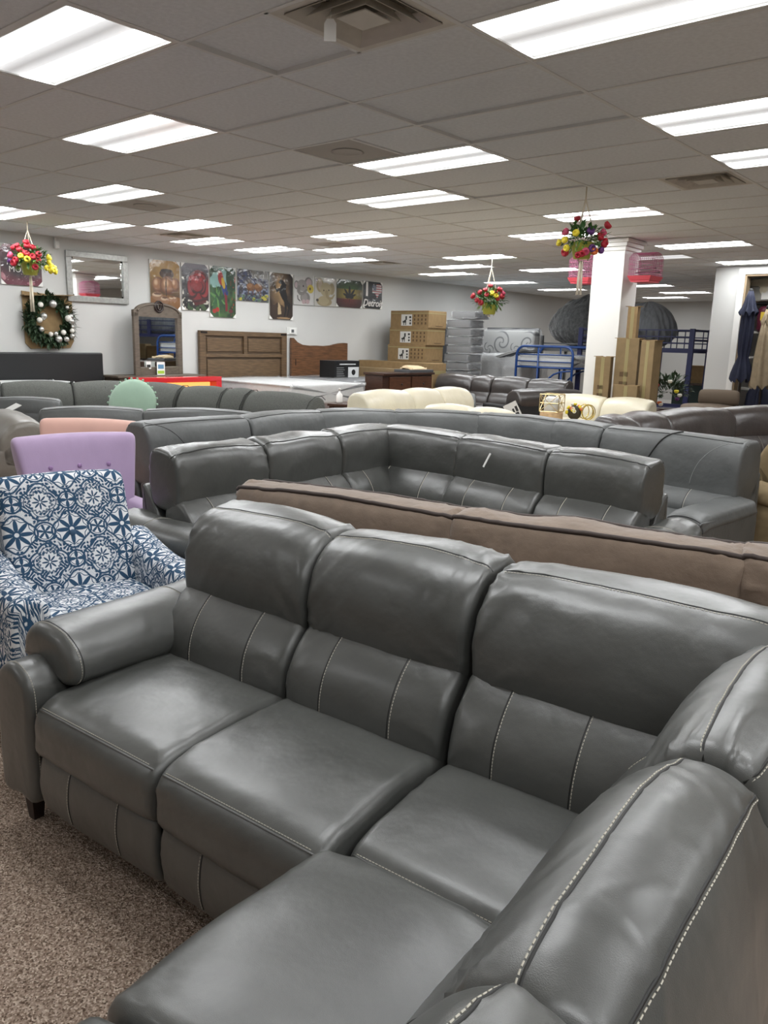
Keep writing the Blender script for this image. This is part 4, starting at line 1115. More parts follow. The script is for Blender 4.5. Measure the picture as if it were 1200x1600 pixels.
# ---- red cabinet with glowing panel
M_RED = mat('glossy red lacquer', 'c8242c', .2, coat=.5)
t = thing('fire_cabinet', 'glossy red cabinet with a glowing amber panel behind the charcoal sofa', 'cabinet', (-7.4, 5.68, 0))
for (y0, y1, z0, z1) in ((-.8, .8, .89, .965), (-.8, .8, .08, .2), (-.8, -.69, .2, .89), (.69, .8, .2, .89)):
    box_obj('frame_rail', -.12, .12, y0, y1, z0, z1, M_RED, t, .006)
box_obj('back_panel', -.12, -.1, -.69, .69, .2, .89, M_RED, t)
box_obj('glow_panel', -.06, -.03, -.67, .67, .22, .87, mat('amber lit panel', 'f0a850', .5, emit='ffb765', estr=.55), t)
box_obj('plinth', -.1, .1, -.75, .75, 0, .08, M_BLACKSIDE, t)

# ---- headboards and beds
M_OAK = mat('brown stained oak', '5e4a34', .5, var=.3, vscale=6, stretch=(1, 1, 9), bump=.15, bscale=50)
M_OAKD = mat('dark oak edge', '4c3b29', .5, var=.25, vscale=6, stretch=(1, 1, 9))
t = thing('headboard', 'panelled brown oak headboard below the deer picture', 'headboard', (XL + .03, 7.80, 0))
w = 1.03
box_obj('back_board', 0, .03, -w + .05, w - .05, .25, 1.66, M_OAKD, t)
for (y0, y1, z0, z1, nm) in ((-w, w, 1.63, 1.715, 'top_rail'), (-w, -w + .13, 0, 1.63, 'post'), (w - .13, w, 0, 1.63, 'post'), (-w + .13, w - .13, 1.25, 1.31, 'cross_rail'), (-.04, .04, 1.31, 1.63, 'centre_stile'), (-w + .13, w - .13, .3, .42, 'bottom_rail')):
    box_obj(nm, .0, .065, y0, y1, z0, z1, M_OAK, t, .006)
for (y0, y1, z0, z1) in ((-w + .17, -.08, 1.35, 1.59), (.08, w - .17, 1.35, 1.59), (-w + .17, w - .17, .46, 1.21)):
    box_obj('panel', .03, .045, y0, y1, z0, z1, M_OAK, t, .008)
for s_ in (-1, 1): box_obj('metal_bracket', .062, .07, s_ * (w - .09) - .07, s_ * (w - .09) + .07, 1.665, 1.70, mat('dark iron', '241f1c', .5, .6), t)
M_WALN = mat('live edge walnut', '68472f', .4, var=.35, vscale=5, stretch=(1, 1, 8), coat=.2)
t = thing('headboard', 'live edge walnut headboard with wavy top right of the oak one', 'headboard', (XL + .03, 9.765, 0))
top = [(-.80, 1.63), (-.74, 1.63), (-.64, 1.55), (-.5, 1.50), (-.3, 1.485), (-.1, 1.49), (.1, 1.485), (.3, 1.50), (.42, 1.525), (.55, 1.545), (.7, 1.555), (.80, 1.55)]
MB().prism([(-.80, .3), (.80, .3)] + top[::-1], .05, WALLM).build('slab', M_WALN, t)
box_obj('leg', 0, .05, -.7, -.6, 0, .3, M_WALN, t); box_obj('leg', 0, .05, .6, .7, 0, .3, M_WALN, t)
box_obj('bolt_slot', .05, .054, -.70, -.68, 1.1, 1.22, M_LEG, t)
t = thing('headboard', 'black upholstered headboard at the left under the wreath', 'headboard', (XL + .02, 4.0, 0))
M_BLK = mat('black faux leather', '1b1c1e', .45, bump=.3, bscale=200)
box_obj('panel', 0, .09, -.9, .89, .3, 1.31, M_BLK, t, .02); box_obj('leg', .02, .07, -.85, -.75, 0, .3, M_BLK, t); box_obj('leg', .02, .07, .75, .85, 0, .3, M_BLK, t)

def rp(y0, y1, z0, z1, b=.012):
    ym, zm = (y0 + y1) / 2, (z0 + z1) / 2; e = min(y1 - y0, z1 - z0) * .12
    return [(y0 + e, z0), (ym, z0 - b), (y1 - e, z0), (y1, z0 + e), (y1 + b, zm), (y1, z1 - e), (y1 - e, z1), (ym, z1 + b), (y0 + e, z1), (y0, z1 - e), (y0 - b, zm), (y0, z0 + e)]
def plastic(name='clear plastic wrap', al=.22, tint='f2f4f5'):
    return mat(name, tint, .14, spec=.9, alpha=al, bump2=1.0, b2scale=16, bump=.6, bscale=60)
M_WRAP = plastic(); M_WRAPW = plastic('milky plastic wrap', .5)
M_MATD = mat('dark grey mattress cloth', '3f4144', .85, var=.1, vscale=30)
M_MATL = mat('pale grey mattress cloth', 'b9bab9', .85, var=.06, vscale=20)
M_MATB = mat('rose grey mattress border', '857a78', .85, var=.1, vscale=25)
def bed(label, yc, w, x0, x1, top, mm_, seed):
    t = thing('bed', label, 'bed', ((x0 + x1) / 2, yc, 0))
    L = x1 - x0
    box_obj('box_spring', -L / 2 + .02, L / 2 - .02, -w / 2 + .02, w / 2 - .02, .12, top - .3, M_MATB, t, .03)
    soft('mattress', rp(-w / 2, w / 2, top - .3, top), L, mm_, t, None, 3, 14, .04, .006, .002, seed)
    soft('plastic_wrap', rp(-w / 2 - .012, w / 2 + .012, top - .31, top + .016), L + .05, M_WRAP, t, None, 5, 30, .04, .01, .016, seed + 1)
    for x in (-L / 2 + .1, L / 2 - .1):
        for y in (-w / 2 + .1, w / 2 - .1): box_obj('leg', x - .03, x + .03, y - .03, y + .03, 0, .12, M_LEG, t)
bed('bed with pale mattress in clear plastic in front of the oak headboard', 7.72, 1.72, -8.2, -5.98, .875, M_MATL, 400)
bed('bed with dark mattress in clear plastic in front of the walnut headboard', 9.62, 1.5, -8.2, -6.5, .875, M_MATD, 410)
mt = tag(soft('mattress', rp(-.7, .7, .62, .90), .62, M_MATL, None, None, 3, 10, .05, .01, .004, 6)[0], 'white mattress end at the left edge below the black headboard', 'mattress')
mt.location = (-7.9, 3.35, 0)
mb_ = tag(box_obj('divan', -.3, .3, -.68, .68, 0, .59, M_MATB, None, .03), 'low divan base under the white mattress at the left edge', 'bed base'); mb_.location = (-7.9, 3.35, 0)
# black carton with white print on the walnut bed
t = thing('carton', 'black carton with white print standing on the walnut bed', 'box', (-7.4, 9.42, .895))
box_obj('body', -.2, .2, -.34, .36, 0, .33, mat('black card', '17181a', .4), t, .004)
box_obj('print_panel', .2, .203, .04, .34, .01, .21, mat('pale print', 'c9cbcc', .5), t)
MB().lathe([(.001, 0), (.055, 0), (.055, .002), (.001, .002)], 16, TR(.203, .19, .11) @ WALLM).build('print_dial', mat('black card', '17181a', .4), t)
box_obj('print_line', .2, .203, -.2, .25, .255, .275, mat('pale print', 'c9cbcc', .5), t)
for i in range(5): box_obj('print_line', .2, .202, -.28, -.06 - .02 * (i % 3), .04 + .038 * i, .05 + .038 * i, mat('grey print', '8d8f90', .5), t)
# thermostat, motion sensor
t = thing('thermostat', 'white wall thermostat between the two brown headboards', 'thermostat', (XL, 9.02, 1.69))
box_obj('housing', 0, .03, -.135, .135, 0, .14, M_METALW, t, .006); box_obj('cover', .03, .05, -.08, .08, .015, .125, M_WHITE, t, .005); box_obj('display', .05, .052, -.035, .035, .04, .1, mat('grey lcd', '5b5f60', .3), t)
t = thing('motion_sensor', 'small white motion sensor high on the wall left of the mirror', 'sensor', (XL, 4.25, 2.85))
box_obj('bracket', 0, .03, -.015, .015, .06, .14, M_METALW, t); box_obj('housing', .02, .08, -.035, .035, -.02, .09, M_METALW, t, .012); box_obj('lens', .08, .085, -.02, .02, 0, .03, M_WHITE, t, .002)

# ---- plants
M_LEAF = mat('green leaf', '3f6a34', .5, var=.25, vscale=25); M_LEAFD = mat('dark fir green', '2b4026', .6, var=.3, vscale=30)
M_LEAFL = mat('light green leaf', '7d9a4a', .5, var=.2, vscale=25)
def leaf_mesh(mb, p, d, L, W, curl=.25):
    d = Vector(d).normalized(); s_ = d.cross(Vector((0, 0, 1)))
    s_ = s_.normalized() if s_.length > .01 else Vector((1, 0, 0))
    n = s_.cross(d).normalized(); p = Vector(p)
    a = p + d * L * .5 + n * L * curl * .4
    mb.add([p, a - s_ * W / 2, p + d * L + n * -L * curl * .3, a + s_ * W / 2, a - n * .15 * W], [(0, 1, 4), (1, 2, 4), (2, 3, 4), (3, 0, 4)])
def rnd_dir(zlo=-.3, zhi=1): 
    th = random.uniform(0, 2 * math.pi); z = random.uniform(zlo, zhi); r = math.sqrt(max(0, 1 - z * z)); return Vector((r * math.cos(th), r * math.sin(th), z))
def bud(mb, r):
    mb.lathe([(r * .15, -r * .6), (r * .7, -r * .35), (r, .15 * r), (r * .85, r * .7), (r * .5, r * .75), (r * .35, r * .35), (.02 * r, r * .3)], 8)
    return mb
FCOL = {n: mat(n + ' petals', c, .55) for n, c in (('red', 'a81c2c'), ('yellow', 'e3cf35'), ('purple', '5d2f6e'), ('pink', 'c04a68'), ('white', 'e2ded2'), ('orange', 'cf6a2c'))}
FSRC = {}
M_ROPE = mat('cream macrame cord', 'd9cfbb', .9)
M_POT = mat('yellow green pot', 'b9bc4f', .5)
def hanging_basket(label, loc, ztop, r, flowers, tail, spread=(1, 1), pot=True):
    """loc = pot centre; ztop = hook height; flowers = [(colour, dx, dy, dz)]"""
    t = thing('hanging_basket', label, 'hanging plant', loc, 0, 'hanging flower baskets')
    hz = ztop - loc[2]
    MB().lathe([(r * .28, -r * .7), (r * .36, -r * .68), (r * .5, -.05 * r), (r * .54, 0), (r * .45, -.02 * r), (.01, -.05 * r)], 14).build('pot', M_POT, t, True)
    for i in range(3):
        a = i * 2.094 + .4
        x, y = r * .55 * math.cos(a), r * .55 * math.sin(a)
        MB().tube([(x * .5, y * .5, -r * .78), (x, y, .1 * r), (x * .25, y * .25, hz * .6), (0, 0, hz * .78), (0, 0, hz)], .006, 5).build('cord', M_ROPE, t, True)
    for i in range(4):
        a = i * 1.57
        MB().tube([(.01 * math.cos(a), .01 * math.sin(a), -r * .76), (.018 * math.cos(a), .018 * math.sin(a), -r * .76 - tail * .5), (.022 * math.cos(a), .022 * math.sin(a), -r * .76 - tail)], .008, 5).build('tail_cord', M_ROPE, t, True)
    lm = MB()
    for i in range(260):
        d = rnd_dir(-.45, .9); q = random.uniform(.25, .95)
        leaf_mesh(lm, (d.x * r * q * spread[0], d.y * r * q * spread[1], d.z * r * q * .7 + .12 * r), d + rnd_dir(-.5, .8) * .6, r * random.uniform(.25, .5), r * .16)
    lm.build('foliage', M_LEAF, t)['kind'] = 'stuff'
    l2 = MB()
    for i in range(90):
        d = rnd_dir(-.5, .6); leaf_mesh(l2, (d.x * r * .6 * spread[0], d.y * r * .6 * spread[1], d.z * r * .5), d + Vector((0, 0, -.5)), r * .4, r * .1)
    l2.build('pale_foliage', M_LEAFL, t)['kind'] = 'stuff'
    for (c, dx, dy, dz) in flowers:
        if c not in FSRC:
            FSRC[c] = bud(MB(), 1.0).build('flower', FCOL[c], t, True); o = FSRC[c]
        else: o = share('flower', FSRC[c], t)
        sc = r * random.uniform(.15, .2); o.scale = (sc, sc, sc); o.location = (dx * r, dy * r, dz * r)
        d = Vector((dx, dy, dz + .2)); o.rotation_euler = d.to_track_quat('Z', 'Y').to_euler()
    return t
# image-right direction for placing blooms around each basket
def ring_flowers(loc, spec):
    v = (Vector(loc) - CAM); v.z = 0; v.normalize(); rt = Vector((v.y, -v.x, 0)); out = []
    for (c, u, z, dpt) in spec:
        p = rt * u - v * dpt; out.append((c, p.x, p.y, z))
    return out
L1 = (-7.06, 3.22, 2.50)
hanging_basket('hanging basket of red and yellow roses at the far left before the wall', L1, CEIL, .24, ring_flowers(L1, [('red', -.7, .65, .3), ('red', -.55, .75, .5), ('red', -.45, .55, .6), ('red', -.1, .95, .4), ('red', -.05, .75, .5), ('red', .2, .7, .4), ('red', .45, .35, .6), ('red', .4, .05, .7), ('red', -.3, .4, .7), ('red', -.1, .35, .8), ('red', .15, .2, .8), ('red', -.65, .0, .6), ('red', -.75, -.15, .6), ('red', .25, -.3, .8), ('yellow', -.4, .2, .85), ('yellow', -.1, .05, .9), ('yellow', .95, .25, .3), ('yellow', .95, .0, .3), ('yellow', 1.05, -.2, .3), ('yellow', .8, -.3, .5), ('yellow', 1.2, -.3, .3), ('yellow', 1.25, -.45, .3), ('yellow', 1.0, -.45, .4), ('yellow', 1.1, -.38, .5), ('purple', -.95, -.02, .3), ('pink', -.9, .25, .3)]), .45, (1.05, 1.05))
L2 = (-.02, 4.88, 2.53)
hanging_basket('hanging basket of red, yellow and purple flowers beside the column top', L2, CEIL, .20, ring_flowers(L2, [('red', -.3, .95, .4), ('pink', -.75, .4, .4), ('yellow', -.3, .3, .8), ('yellow', -.75, .05, .6), ('yellow', -1.0, -.05, .4), ('yellow', -.65, -.3, .7), ('red', -.7, -.45, .5), ('red', -.15, -.6, .9), ('red', .0, -.55, .9), ('pink', .15, -.45, .8), ('purple', .3, .4, .6), ('red', 1.0, .7, .2), ('pink', .85, .4, .3), ('red', .7, .2, .4), ('red', .95, .0, .3), ('purple', .8, -.35, .4), ('red', .9, -.1, .4), ('purple', .4, -.3, .7), ('orange', .5, -.4, .6)]), .30)
L3 = (-4.08, 9.55, 2.29)
hanging_basket('small hanging basket of red roses in the middle of the room', L3, CEIL, .27, ring_flowers(L3, [('red', -1.0, .35, .3), ('red', -.6, .55, .5), ('red', -.3, .7, .5), ('red', -.2, .4, .7), ('red', .0, .95, .4), ('red', .3, .6, .5), ('red', .55, .75, .4), ('red', .7, .35, .4), ('red', -.75, .1, .6), ('red', -.5, -.05, .7), ('yellow', .35, .35, .7), ('yellow', .1, .5, .7), ('pink', .75, .55, .3), ('red', .45, .2, .7)]), .02)

# ---- wreath in a cardboard sleeve
t = thing('wreath', 'green wreath with silver baubles in a cardboard sleeve on the wall', 'wreath', (XL + .01, 4.06, 1.78))
M_CARD = mat('brown cardboard', '927a58', .8, var=.1, vscale=12, spec=.2)
M_CARD2 = mat('dull brown cardboard', '8a7658', .8, var=.1, vscale=8, spec=.2)
MB().prism([(-.37, .41), (.40, .36), (.40, -.30), (.34, -.40), (-.28, -.42), (-.36, -.34)], .012, WALLM).build('cardboard_backing', M_CARD, t)
MB().box(0, .13, -.37, .40, .36, .372, Matrix.Rotation(.05, 4, 'X')).build('cardboard_flap', M_CARD2, t)
lm = MB()
for i in range(900):
    q = random.uniform(0, 2 * math.pi); rr = .27 + random.uniform(-.085, .085)
    p = Vector((.07 + random.uniform(-.03, .05), rr * math.cos(q), rr * math.sin(q)))
    d = Vector((random.uniform(.0, .9), math.cos(q + random.uniform(-1.3, 1.3)), math.sin(q + random.uniform(-1.3, 1.3))))
    leaf_mesh(lm, p, d, random.uniform(.08, .15), .045)
lm.build('foliage', M_LEAFD, t)['kind'] = 'stuff'
MB().tube([(.06, .27 * math.cos(q), .27 * math.sin(q)) for q in np.linspace(0, 6.283, 30)[:-1]], .06, 8, True).build('ring', M_LEAFD, t, True)
M_SILB = mat('silver bauble', 'c9c9c4', .22, .7); M_WHB = mat('white cotton bud', 'dcd9d0', .7); src = None
for i, (py, pz, pr_) in enumerate(((-.17, .22, .04), (.02, .24, .06), (-.14, .03, .035), (-.20, -.0, .04), (-.13, .06, .05), (-.18, -.13, .04), (-.04, -.20, .035), (.04, -.19, .035), (.08, -.27, .055), (.16, -.17, .04), (.20, -.27, .045), (.29, .07, .04), (.25, .04, .05), (.29, .0, .05), (.31, -.08, .03), (.3, -.14, .035), (.24, .2, .03), (.3, -.22, .04))):
    o = MB().ball((0, 0, 0), 1, 12, 8).build('bauble', None, t, True) if src is None else None
    if src is None:
        src = o; o.data.materials.append(M_SILB)
    else:
        o = share('bauble', src, t)
    if i % 3 == 0:
        o.material_slots[0].link = 'OBJECT'; o.material_slots[0].material = M_WHB
    o.scale = (pr_,) * 3; o.location = (.16, py, pz)

# ================================================================== middle of the room and the far end
# green cushion on charcoal sofa
M_MINT = mat('mint green velvet', '9db8a3', .8, spec=.2, sheen=.3, var=.04, vscale=10)
gc = thing('cushion', 'round mint green cushion with tufted rim on the charcoal sofa', 'cushion', (-5.08, 3.42, .52), math.radians(35))
V = []; F = []; n = 40; mrows = 9; R0 = .30
Mg = TR(0, 0, .275) @ Matrix.Rotation(math.radians(74), 4, 'X')
mb_ = MB()
prof = [(R0 * math.cos(q), .10 * math.sin(q)) for q in np.linspace(-math.pi / 2, math.pi / 2, 11)]
mb_.lathe([(max(r_, .002), z) for r_, z in prof], 36, Mg).build('cover', M_MINT, gc, True)
pm = None
for i in range(26):
    a = i / 26 * 2 * math.pi; p = Mg @ Vector((R0 * 1.03 * math.cos(a), R0 * 1.03 * math.sin(a), 0))
    if pm is None: pm = MB().ball((0, 0, 0), .015, 8, 6).build('pompom', M_MINT, gc, True); pm.location = p
    else: share('pompom', pm, gc, p)

# side table and white bottle
M_DWOOD = mat('dark brown wood', '3b2418', .4, var=.3, vscale=8, stretch=(1, 1, 6), coat=.15)
t = thing('side_table', 'dark wood side table with a white bottle on it', 'table', (-5.0, 7.25, 0), math.radians(20))
box_obj('top', -.33, .33, -.25, .25, .61, .65, M_DWOOD, t, .006)
for x in (-.28, .28):
    for y in (-.2, .2): box_obj('leg', x - .025, x + .025, y - .025, y + .025, 0, .61, M_DWOOD, t)
box_obj('apron', -.28, .28, -.2, .2, .52, .61, M_DWOOD, t)
t = thing('bottle', 'white pump bottle on the dark side table', 'bottle', (-5.17, 7.12, .651))
MB().lathe([(.045, 0), (.05, .02), (.05, .12), (.03, .15), (.018, .16), (.018, .18)], 14).build('body', M_WHITE, t, True)
MB().lathe([(.012, .18), (.012, .21), (.02, .21), (.02, .225), (.004, .23)], 10).build('pump', M_WHITE, t, True)
# dark dresser
t = thing('dresser', 'dark brown wooden dresser in front of the cartons', 'dresser', (-6.03, 9.7, 0))
box_obj('body', -.22, .20, -.80, .64, .08, 1.02, M_DWOOD, t, .004)
box_obj('top', -.24, .25, -.83, .67, 1.02, 1.06, M_DWOOD, t, .006)
for z in (.12, .42, .72):
    for y in (-.62, .02):
        d = box_obj('drawer', .20, .222, y, y + .6, z, z + .27, mat('mid brown wood', '52321f', .4, var=.3, vscale=8, stretch=(1, 1, 6), coat=.15), t, .006)
        MB().ball((.235, y + .33, z + .135), .017).build('knob', M_LEG, d, True)
for x in (-.17, .15):
    for y in (-.74, .58): box_obj('foot', x - .03, x + .03, y - .03, y + .03, 0, .08, M_DWOOD, t)
t = thing('folded_cloth', 'beige folded cloth on a grey tray on the dark dresser', 'cloth', (-6.0, 10.0, 1.06))
box_obj('tray', -.2, .2, -.35, .35, 0, .05, mat('grey tray', '4a4b4d', .6), t, .006)
soft('cloth', [(-.14, .05), (-.15, .07), (-.05, .10), (.08, .11), (.15, .08), (.14, .05)], .42, mat('beige cloth', 'c9b391', .9), t, TR(0, -.02, 0) @ RZ(90), 4, 8, .04, .01, .012, 5)

# cartons
M_PRB = mat('brown print ink', '5f4a33', .8); M_TAPE = mat('olive packing tape', '9a8d63', .35); M_PAPER = mat('white paper', 'd6d5d0', .6)
def carton(label, x0, x1, y0, y1, z0, z1, rz=0, m=None, tape=True, kind='plain', group=None):
    t = thing('carton', label, 'box', ((x0 + x1) / 2, (y0 + y1) / 2, z0), rz, group)
    a, b, h_ = (x1 - x0) / 2, (y1 - y0) / 2, z1 - z0
    box_obj('body', -a, a, -b, b, 0, h_, m or M_CARD, t, .004)
    if tape: box_obj('tape', -a - .001, a + .001, -b - .002, b + .002, h_ * .82, h_ * .88, M_TAPE, t)
    if kind == 'chair':
        u = a * .02
        lb_ = box_obj('paper_label', -a * .42, a * .15, -b - .003, -b, h_ * .12, h_ * .78, M_PAPER, t)
        for (q0, q1, w0, w1) in ((-.34, -.16, .30, .40), (-.30, -.26, .16, .30), (-.2, -.16, .16, .30), (-.26, -.16, .40, .46), (-.2, -.12, .46, .68), (0.0, .1, .56, .68), (0.02, .1, .38, .48), (.02, .1, .2, .32)):
            box_obj('print_mark', a * q0, a * q1, -b - .0045, -b - .003, h_ * w0, h_ * w1, M_SEAM, lb_)
        pm_ = None
        for i in range(4):
            for j in range(3):
                x = a * (.28 + .19 * i); z = h_ * (.2 + .22 * j)
                if pm_ is None: pm_ = box_obj('print_mark', -.018, .018, -b - .0015, -b, 0, .045, M_PRB, t); pm_.location = (x, 0, z)
                else: share('print_mark', pm_, t, (x, 0, z))
        box_obj('print_mark', a, a + .0015, -b * .2, b * .6, h_ * .1, h_ * .14, M_PRB, t)
    if kind == 'text':
        for i in range(7): box_obj('print_mark', -a * .5, a * .25, -b - .0015, -b, h_ * (.3 + .07 * i), h_ * (.335 + .07 * i), M_PRB, t)
    if kind == 'strip': box_obj('paper_label', -a * .9, a * .1, -b - .003, -b, h_ * .0, h_ * .12, M_PAPER, t)
    return t
for i, lb in enumerate(('top carton with chair label in the stack of three', 'middle carton with chair label in the stack of three', 'bottom carton with chair label in the stack of three')):
    z1 = 2.26 - i * .352; o_ = (0, -.02, -.06)[i]
    carton(lb, -7.89 + o_, -6.86 + o_, 11.5, 12.12, z1 - .352, z1, 0, None, True, 'chair', 'cartons with chair labels')
c_ = carton('extra top label sheet carton', 0, 1, 0, 1, 0, 1) if False else None
carton('tall plain carton under the chair cartons behind the dresser', -8.0, -6.9, 11.46, 12.14, 0, 1.2, 0, M_CARD2, False)
carton('long flat carton with tape leaning behind the dark dresser', -8.3, -6.27, 10.95, 11.38, 0, 1.205, 0, None, True, 'strip')
carton('shorter long carton with white label in front of the long flat one', -8.28, -6.98, 10.58, 10.92, 0, 1.07, 0, M_CARD2, False, 'strip')
# wrapped mattress stack
zt = 2.29
M_MATS = mat('slate mattress cloth', '303235', .8, var=.3, vscale=15)
names = ['topmost', 'second', 'third', 'fourth', 'fifth', 'sixth', 'seventh', 'eighth']
base_t = thing('mattress', 'tall wrapped foundation at the bottom of the grey mattress stack', 'mattress', (-6.6, 12.45, 0), 0, 'wrapped mattresses in the stack')
box_obj('core', -.3, .3, -.24, .24, .0, zt - 8 * .178 - .01, M_MATS, base_t, .03)
soft('plastic_wrap', rp(-.25, .25, .0, zt - 8 * .178 - .003), .62, M_WRAP, base_t, None, 4, 14, .04, .004, .008, 3)
proto = None
for i, nm in enumerate(names):
    z1 = zt - i * .178
    x = -6.6 + (.12, .0, .02, -.0, .03, -.02, -.01, -.02)[i]
    lb = ('%s folded mattress from the top in the grey plastic wrapped stack' % nm)
    t = thing('mattress', lb, 'mattress', (x, 12.45, z1 - .176), random.uniform(-.04, .04), 'wrapped mattresses in the stack')
    if proto is None:
        c1_, _ = soft('core', rp(-.24, .24, .016, .156, .004), .62, M_MATS, t, None, 3, 10, .03, .004, .006, 40)
        c2_, _ = soft('plastic_wrap', rp(-.255, .255, .007, .165, .004), .65, M_WRAP, t, None, 6, 30, .03, .003, .007, 41)
        proto = (c1_, c2_)
    else:
        for s0 in proto:
            share(s0.name.split('.')[0], s0, t, scale=(random.choice((-1, 1)), random.choice((-1, 1)), 1))
sl = tag(soft('mattress', rp(-.9, .9, 0, 2.12), .22, M_MATD, None, None, 4, 6, .04, .004, .004, 4)[0], 'tall dark mattress standing against the left wall behind the cartons', 'mattress'); sl.location = (-8.2, 13.0, 0.0)
# quilted mattress with swirls, and tilted mattress under plastic
def swirl():
    m = bpy.data.materials.new('swirl quilted cloth'); m.use_nodes = True
    nt = m.node_tree; b = nt.nodes['Principled BSDF']; Ex.nt = nt; b.inputs['Roughness'].default_value = .8
    sp = nt.nodes.new('ShaderNodeSeparateXYZ'); nt.links.new(nt.nodes.new('ShaderNodeTexCoord').outputs['Object'], sp.inputs[0])
    X = Ex(sp.outputs[0]); Z = Ex(sp.outputs[2])
    def c(ox, oz, p):
        x = (efrac(X / p + ox) - .5) * p; z = (Z - oz); r = elen(x, z); return r, eatan2(z, x)
    r, th = c(.5, .28, .75); s1 = esmooth(esin(r * 42 - th * 2), .55, .75) * (r < .27)
    r, th = c(.0, .12, .75); s2 = esmooth(esin(r * 52 + th * 3), .6, .8) * (r < .16)
    dg = esmooth(esin((X + Z) * 150), .2, .6) * .35
    tot = emin(emax(emax(s1, s2), dg), 1.0)
    mx = nt.nodes.new('ShaderNodeMix'); mx.data_type = 'RGBA'; nt.links.new(tot.o, mx.inputs[0])
    mx.inputs[6].default_value = (*lin('b4b5b3'), 1); mx.inputs[7].default_value = (*lin('55575a'), 1); nt.links.new(mx.outputs[2], b.inputs['Base Color'])
    return m
t = thing('mattress', 'quilted mattress with swirl pattern under plastic, standing on edge', 'mattress', (-7.16, 14.95, 1.385))
soft('core', rp(-.14, .14, 0, .55), 1.75, swirl(), t, None, 4, 10, .05, .006, .003, 8)
soft('plastic_wrap', rp(-.17, .17, -.04, .585), 1.85, M_WRAP, t, None, 6, 34, .05, .008, .03, 9)
t = thing('mattress_pile', 'pile of mattresses under milky plastic in front of the swirl mattress', 'mattress', (-6.58, 13.96, 0))
soft('lower_mattress', rp(-.55, .55, .0, .85), 1.6, M_MATL, t, None, 4, 12, .06, .01, .02, 12)
soft('tilted_mattress', rp(-.5, .5, 0, .26), 1.5, M_MATD, t, TR(.1, 0, 1.02) @ Matrix.Rotation(math.radians(-17), 4, 'Y'), 4, 10, .05, .01, .01, 13)
soft('top_sheet', rp(-.5, .5, .265, .30), 1.5, M_MATL, t, TR(.1, 0, 1.02) @ Matrix.Rotation(math.radians(-17), 4, 'Y'), 4, 10, .03, .01, .01, 14)
soft('plastic_wrap', rp(-.6, .6, .0, 1.36), 1.78, M_WRAPW, t, None, 8, 44, .08, .02, .06, 15)
hb_ = tag(box_obj('headboard', -.74, .74, -.04, .04, 0, 2.02, mat('dark grey board', '4b4d50', .7), None, .01), 'dark grey headboard standing behind the swirl quilted mattress', 'headboard'); hb_.location = (-7.18, 15.32, 0)
pl = tag(box_obj('divan', -.85, .85, -.28, .28, 0, 1.30, M_MATD, None, .03), 'dark base carrying the swirl quilted mattress', 'bed base'); pl.location = (-7.16, 14.95, 0)

# blue metal bunk bed end
M_BLUE = mat('blue enamelled tube', '1d4380', .35, coat=.2); M_NAVY = mat('navy enamelled metal', '161e4e', .4, coat=.1); M_GMET = mat('grey enamelled metal', '6a6c6e', .45, .3)
t = thing('bunk_bed', 'bright blue tubular bunk bed holding a wrapped mattress', 'bed', (-4.95, 13.0, 0))
def arch_pts(y, x0, x1, z0, z1, r_=.18):
    return [(x0, y, z0), (x0 + .0, y, z1 - r_)] + [(x0 + r_ - r_ * math.cos(q), y, z1 - r_ + r_ * math.sin(q)) for q in np.linspace(.2, math.pi / 2, 5)] + [(x1 - r_ + r_ * math.sin(q), y, z1 - r_ + r_ * math.cos(q)) for q in np.linspace(0, math.pi / 2 - .2, 5)] + [(x1, y, z1 - r_), (x1, y, z0)]
for y in (0, .95):
    MB().tube(arch_pts(y, -.66, .66, 0 if y else .0, 1.6), .028, 8).build('end_frame', M_BLUE, t, True)
    for z in (1.43, 1.29): MB().tube([(-.65, y, z), (.65, y, z)], .014, 6).build('rail', M_BLUE, t, True)
    MB().tube([(-.66, y, 1.17), (.66, y, 1.17)], .024, 6).build('rail', M_BLUE, t, True)
    MB().tube([(-.14, y, 1.59), (-.14, y, .0)], .018, 6).build('upright', M_BLUE, t, True)
    MB().tube([(.0, y, .78), (.1, y, .92), (.25, y, 1.04), (.42, y, 1.1), (.62, y, 1.12)], .02, 6).build('curved_brace', M_BLUE, t, True)
for x in (-.66, .66): MB().tube([(x, 0, 1.17), (x, .95, 1.17)], .024, 6).build('side_rail', M_BLUE, t, True)
MB().tube([(.42, 0, 1.1), (.42, 0, 0)], .018, 6).build('upright', M_BLUE, t, True)
t = thing('mattress', 'white mattress in plastic lying on the bright blue bunk bed', 'mattress', (-4.95, 13.48, 1.2))
soft('core', rp(-.42, .42, 0, .2), 1.22, M_MATL, t, None, 3, 10, .05, .01, .006, 3)
soft('plastic_wrap', rp(-.44, .44, -.002, .23), 1.25, M_WRAP, t, None, 5, 24, .05, .01, .02, 4)
